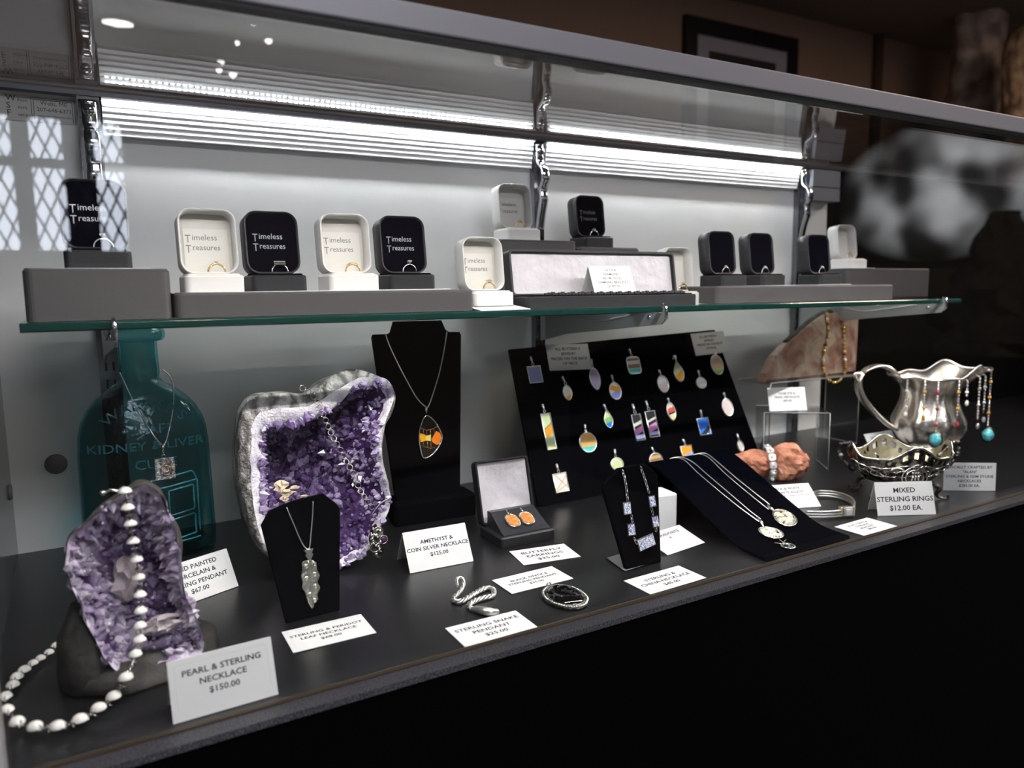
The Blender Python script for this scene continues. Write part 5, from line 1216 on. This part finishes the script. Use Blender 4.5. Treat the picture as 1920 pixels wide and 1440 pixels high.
# ================================================================ silver pitcher
pc=Vector((1.425,.845,0)); MPi=Matrix.Translation(pc)@Matrix.Rotation(math.radians(-30),4,'Z')
t=thing('silver_pitcher','polished silver pitcher with flared lip and loop handle at the far right','pitcher',MPi)
prof=[(0,.034),(.006,.036),(.012,.026),(.02,.030),(.035,.050),(.055,.063),(.075,.064),(.095,.056),(.115,.050),(.132,.050),(.146,.057),(.156,.066),(.160,.074)]
NP=96
def psurf(z,r,a,inn=0):
    f=max(0,(z-.12)/.04); lobes=.045*math.cos(8*a)*min(1,z/.04); sp=math.exp(-(a if a<PI else 2*PI-a)**2/.28)
    R_=(r-inn)*(1+lobes)+f*.038*sp*1.0
    zz_=z+f*(.020*math.exp(-((a if a<PI else 2*PI-a)-.75)**2/.12)+.002*math.cos(8*a)+.010*sp)
    return (R_*math.cos(a),R_*math.sin(a)*(1-.0*sp),zz_)
zs=cat([(r,0,z) for z,r in prof],3)
Ls=[[psurf(p.z,p.x,2*PI*q/NP) for q in range(NP)] for p in zs]+[[psurf(p.z,p.x,2*PI*q/NP,.0018) for q in range(NP)] for p in reversed(zs)]
mk('pitcher_body',G().loft(Ls),M_polsil,t)
mk('rim',G().tube([psurf(.160,.074,2*PI*q/NP) for q in range(NP)],.0018,6,True),M_silver_b,t)
hp_=cat([(-.058,0,.150),(-.078,0,.172),(-.102,0,.180),(-.128,0,.170),(-.138,0,.148),(-.130,0,.120),(-.108,0,.092),(-.082,0,.068),(-.060,0,.056)],6)
g=G(); g.loft([[ (p.x+dx,dy,p.z+dz) for dx,dy,dz in ((-.003,-.012,-.003),(.002,-.011,.003),(.002,.011,.003),(-.003,.012,-.003))] for p in hp_]); mk('handle',g,M_polsil,t)
mk('thumb_piece',G().tube(cat([(-.140,0,.150),(-.146,0,.164),(-.136,0,.166)],5),.003,8),M_polsil,t)
M_turq=mat('turquoise',(.10,.48,.56),.3,coat=.4,var=(220,[(.4,(.05,.33,.40)),(.6,(.16,.58,.64))]))
M_amb=mat('amber_stone',(.65,.34,.05),.1,coat=.8); M_red=mat('garnet_stone',(.35,.02,.05),.08,coat=1)
def dangle(label,ang,z0,L,end,beads,out=.006):
    r=.070+ .012*0; base=psurf(.158,.070,ang); d=Vector((base[0],base[1],0)).normalized(); p0=Vector((base[0],base[1],base[2]))
    t=thing('dangle_necklace',label,'necklace',MPi,'gemstone necklaces hung over the pitcher rim')
    x=d*(out); pts=[p0-d*.006+Vector((0,0,.0)),p0+Vector((0,0,.0025)),p0+d*.004]; n=int(L/.006)
    mk('hook_chain',G().tube(pts+[p0+d*.004-Vector((0,0,L))],.0013,6),M_silver_b,t)
    for i in range(n):
        q=p0+d*.004-Vector((0,0,.006*(i+.6))); big=(i%5==3)
        mk('bead',G().sph(q,.0034 if big else .0021,8),(beads if big else M_silver_b),t)
    e=p0+d*.005-Vector((0,0,L+.012))
    if end=='turq':
        s_=mk('turquoise_setting',G().sph(e,.0165,16,sc=(.75,.75,1)),M_asilver,t); 
        w=Vector((d.x,d.y,0)); mk('turquoise_stone',G().sph(e+(MPi.inverted().to_3x3()@(CAM-pc)).normalized()*.0060,.0125,16,sc=(.8,.8,1)),M_turq,t,'turquoise cabochon')
    else: mk('drop_stone',G().sph(e,.0045,12,sc=(.8,.8,1.3)),end,t)
R_=math.radians
dangle('necklace with pearl beads hanging first from the pitcher handle',R_(-150),0,.055,M_pearl,M_pearl)
dangle('necklace with amber drop hanging over the left of the pitcher rim',R_(-125),0,.058,M_amb,M_amb)
dangle('long necklace with turquoise medallion over the middle of the pitcher',R_(-108),0,.097,'turq',M_red)
dangle('necklace with red drop hanging over the centre of the pitcher rim',R_(-80),0,.070,M_red,M_amb)
dangle('short necklace strand right of the centre of the pitcher',R_(-62),0,.030,M_pearl,M_pearl)
dangle('plain silver strand hanging under the left of the pitcher lip',R_(-40),0,.080,M_silver_b,M_silver_b)
dangle('strand with grey crystal bead hanging under the middle of the pitcher lip',R_(-22),0,.072,mat('grey_crystal',(.25,.26,.3),.08,coat=1),M_dia)
dangle('strand with large turquoise pendant hanging under the right of the pitcher lip',R_(-6),0,.113,'turq',M_amb)

for o in bpy.data.objects:
    if 'sits' in o: del o['sits']
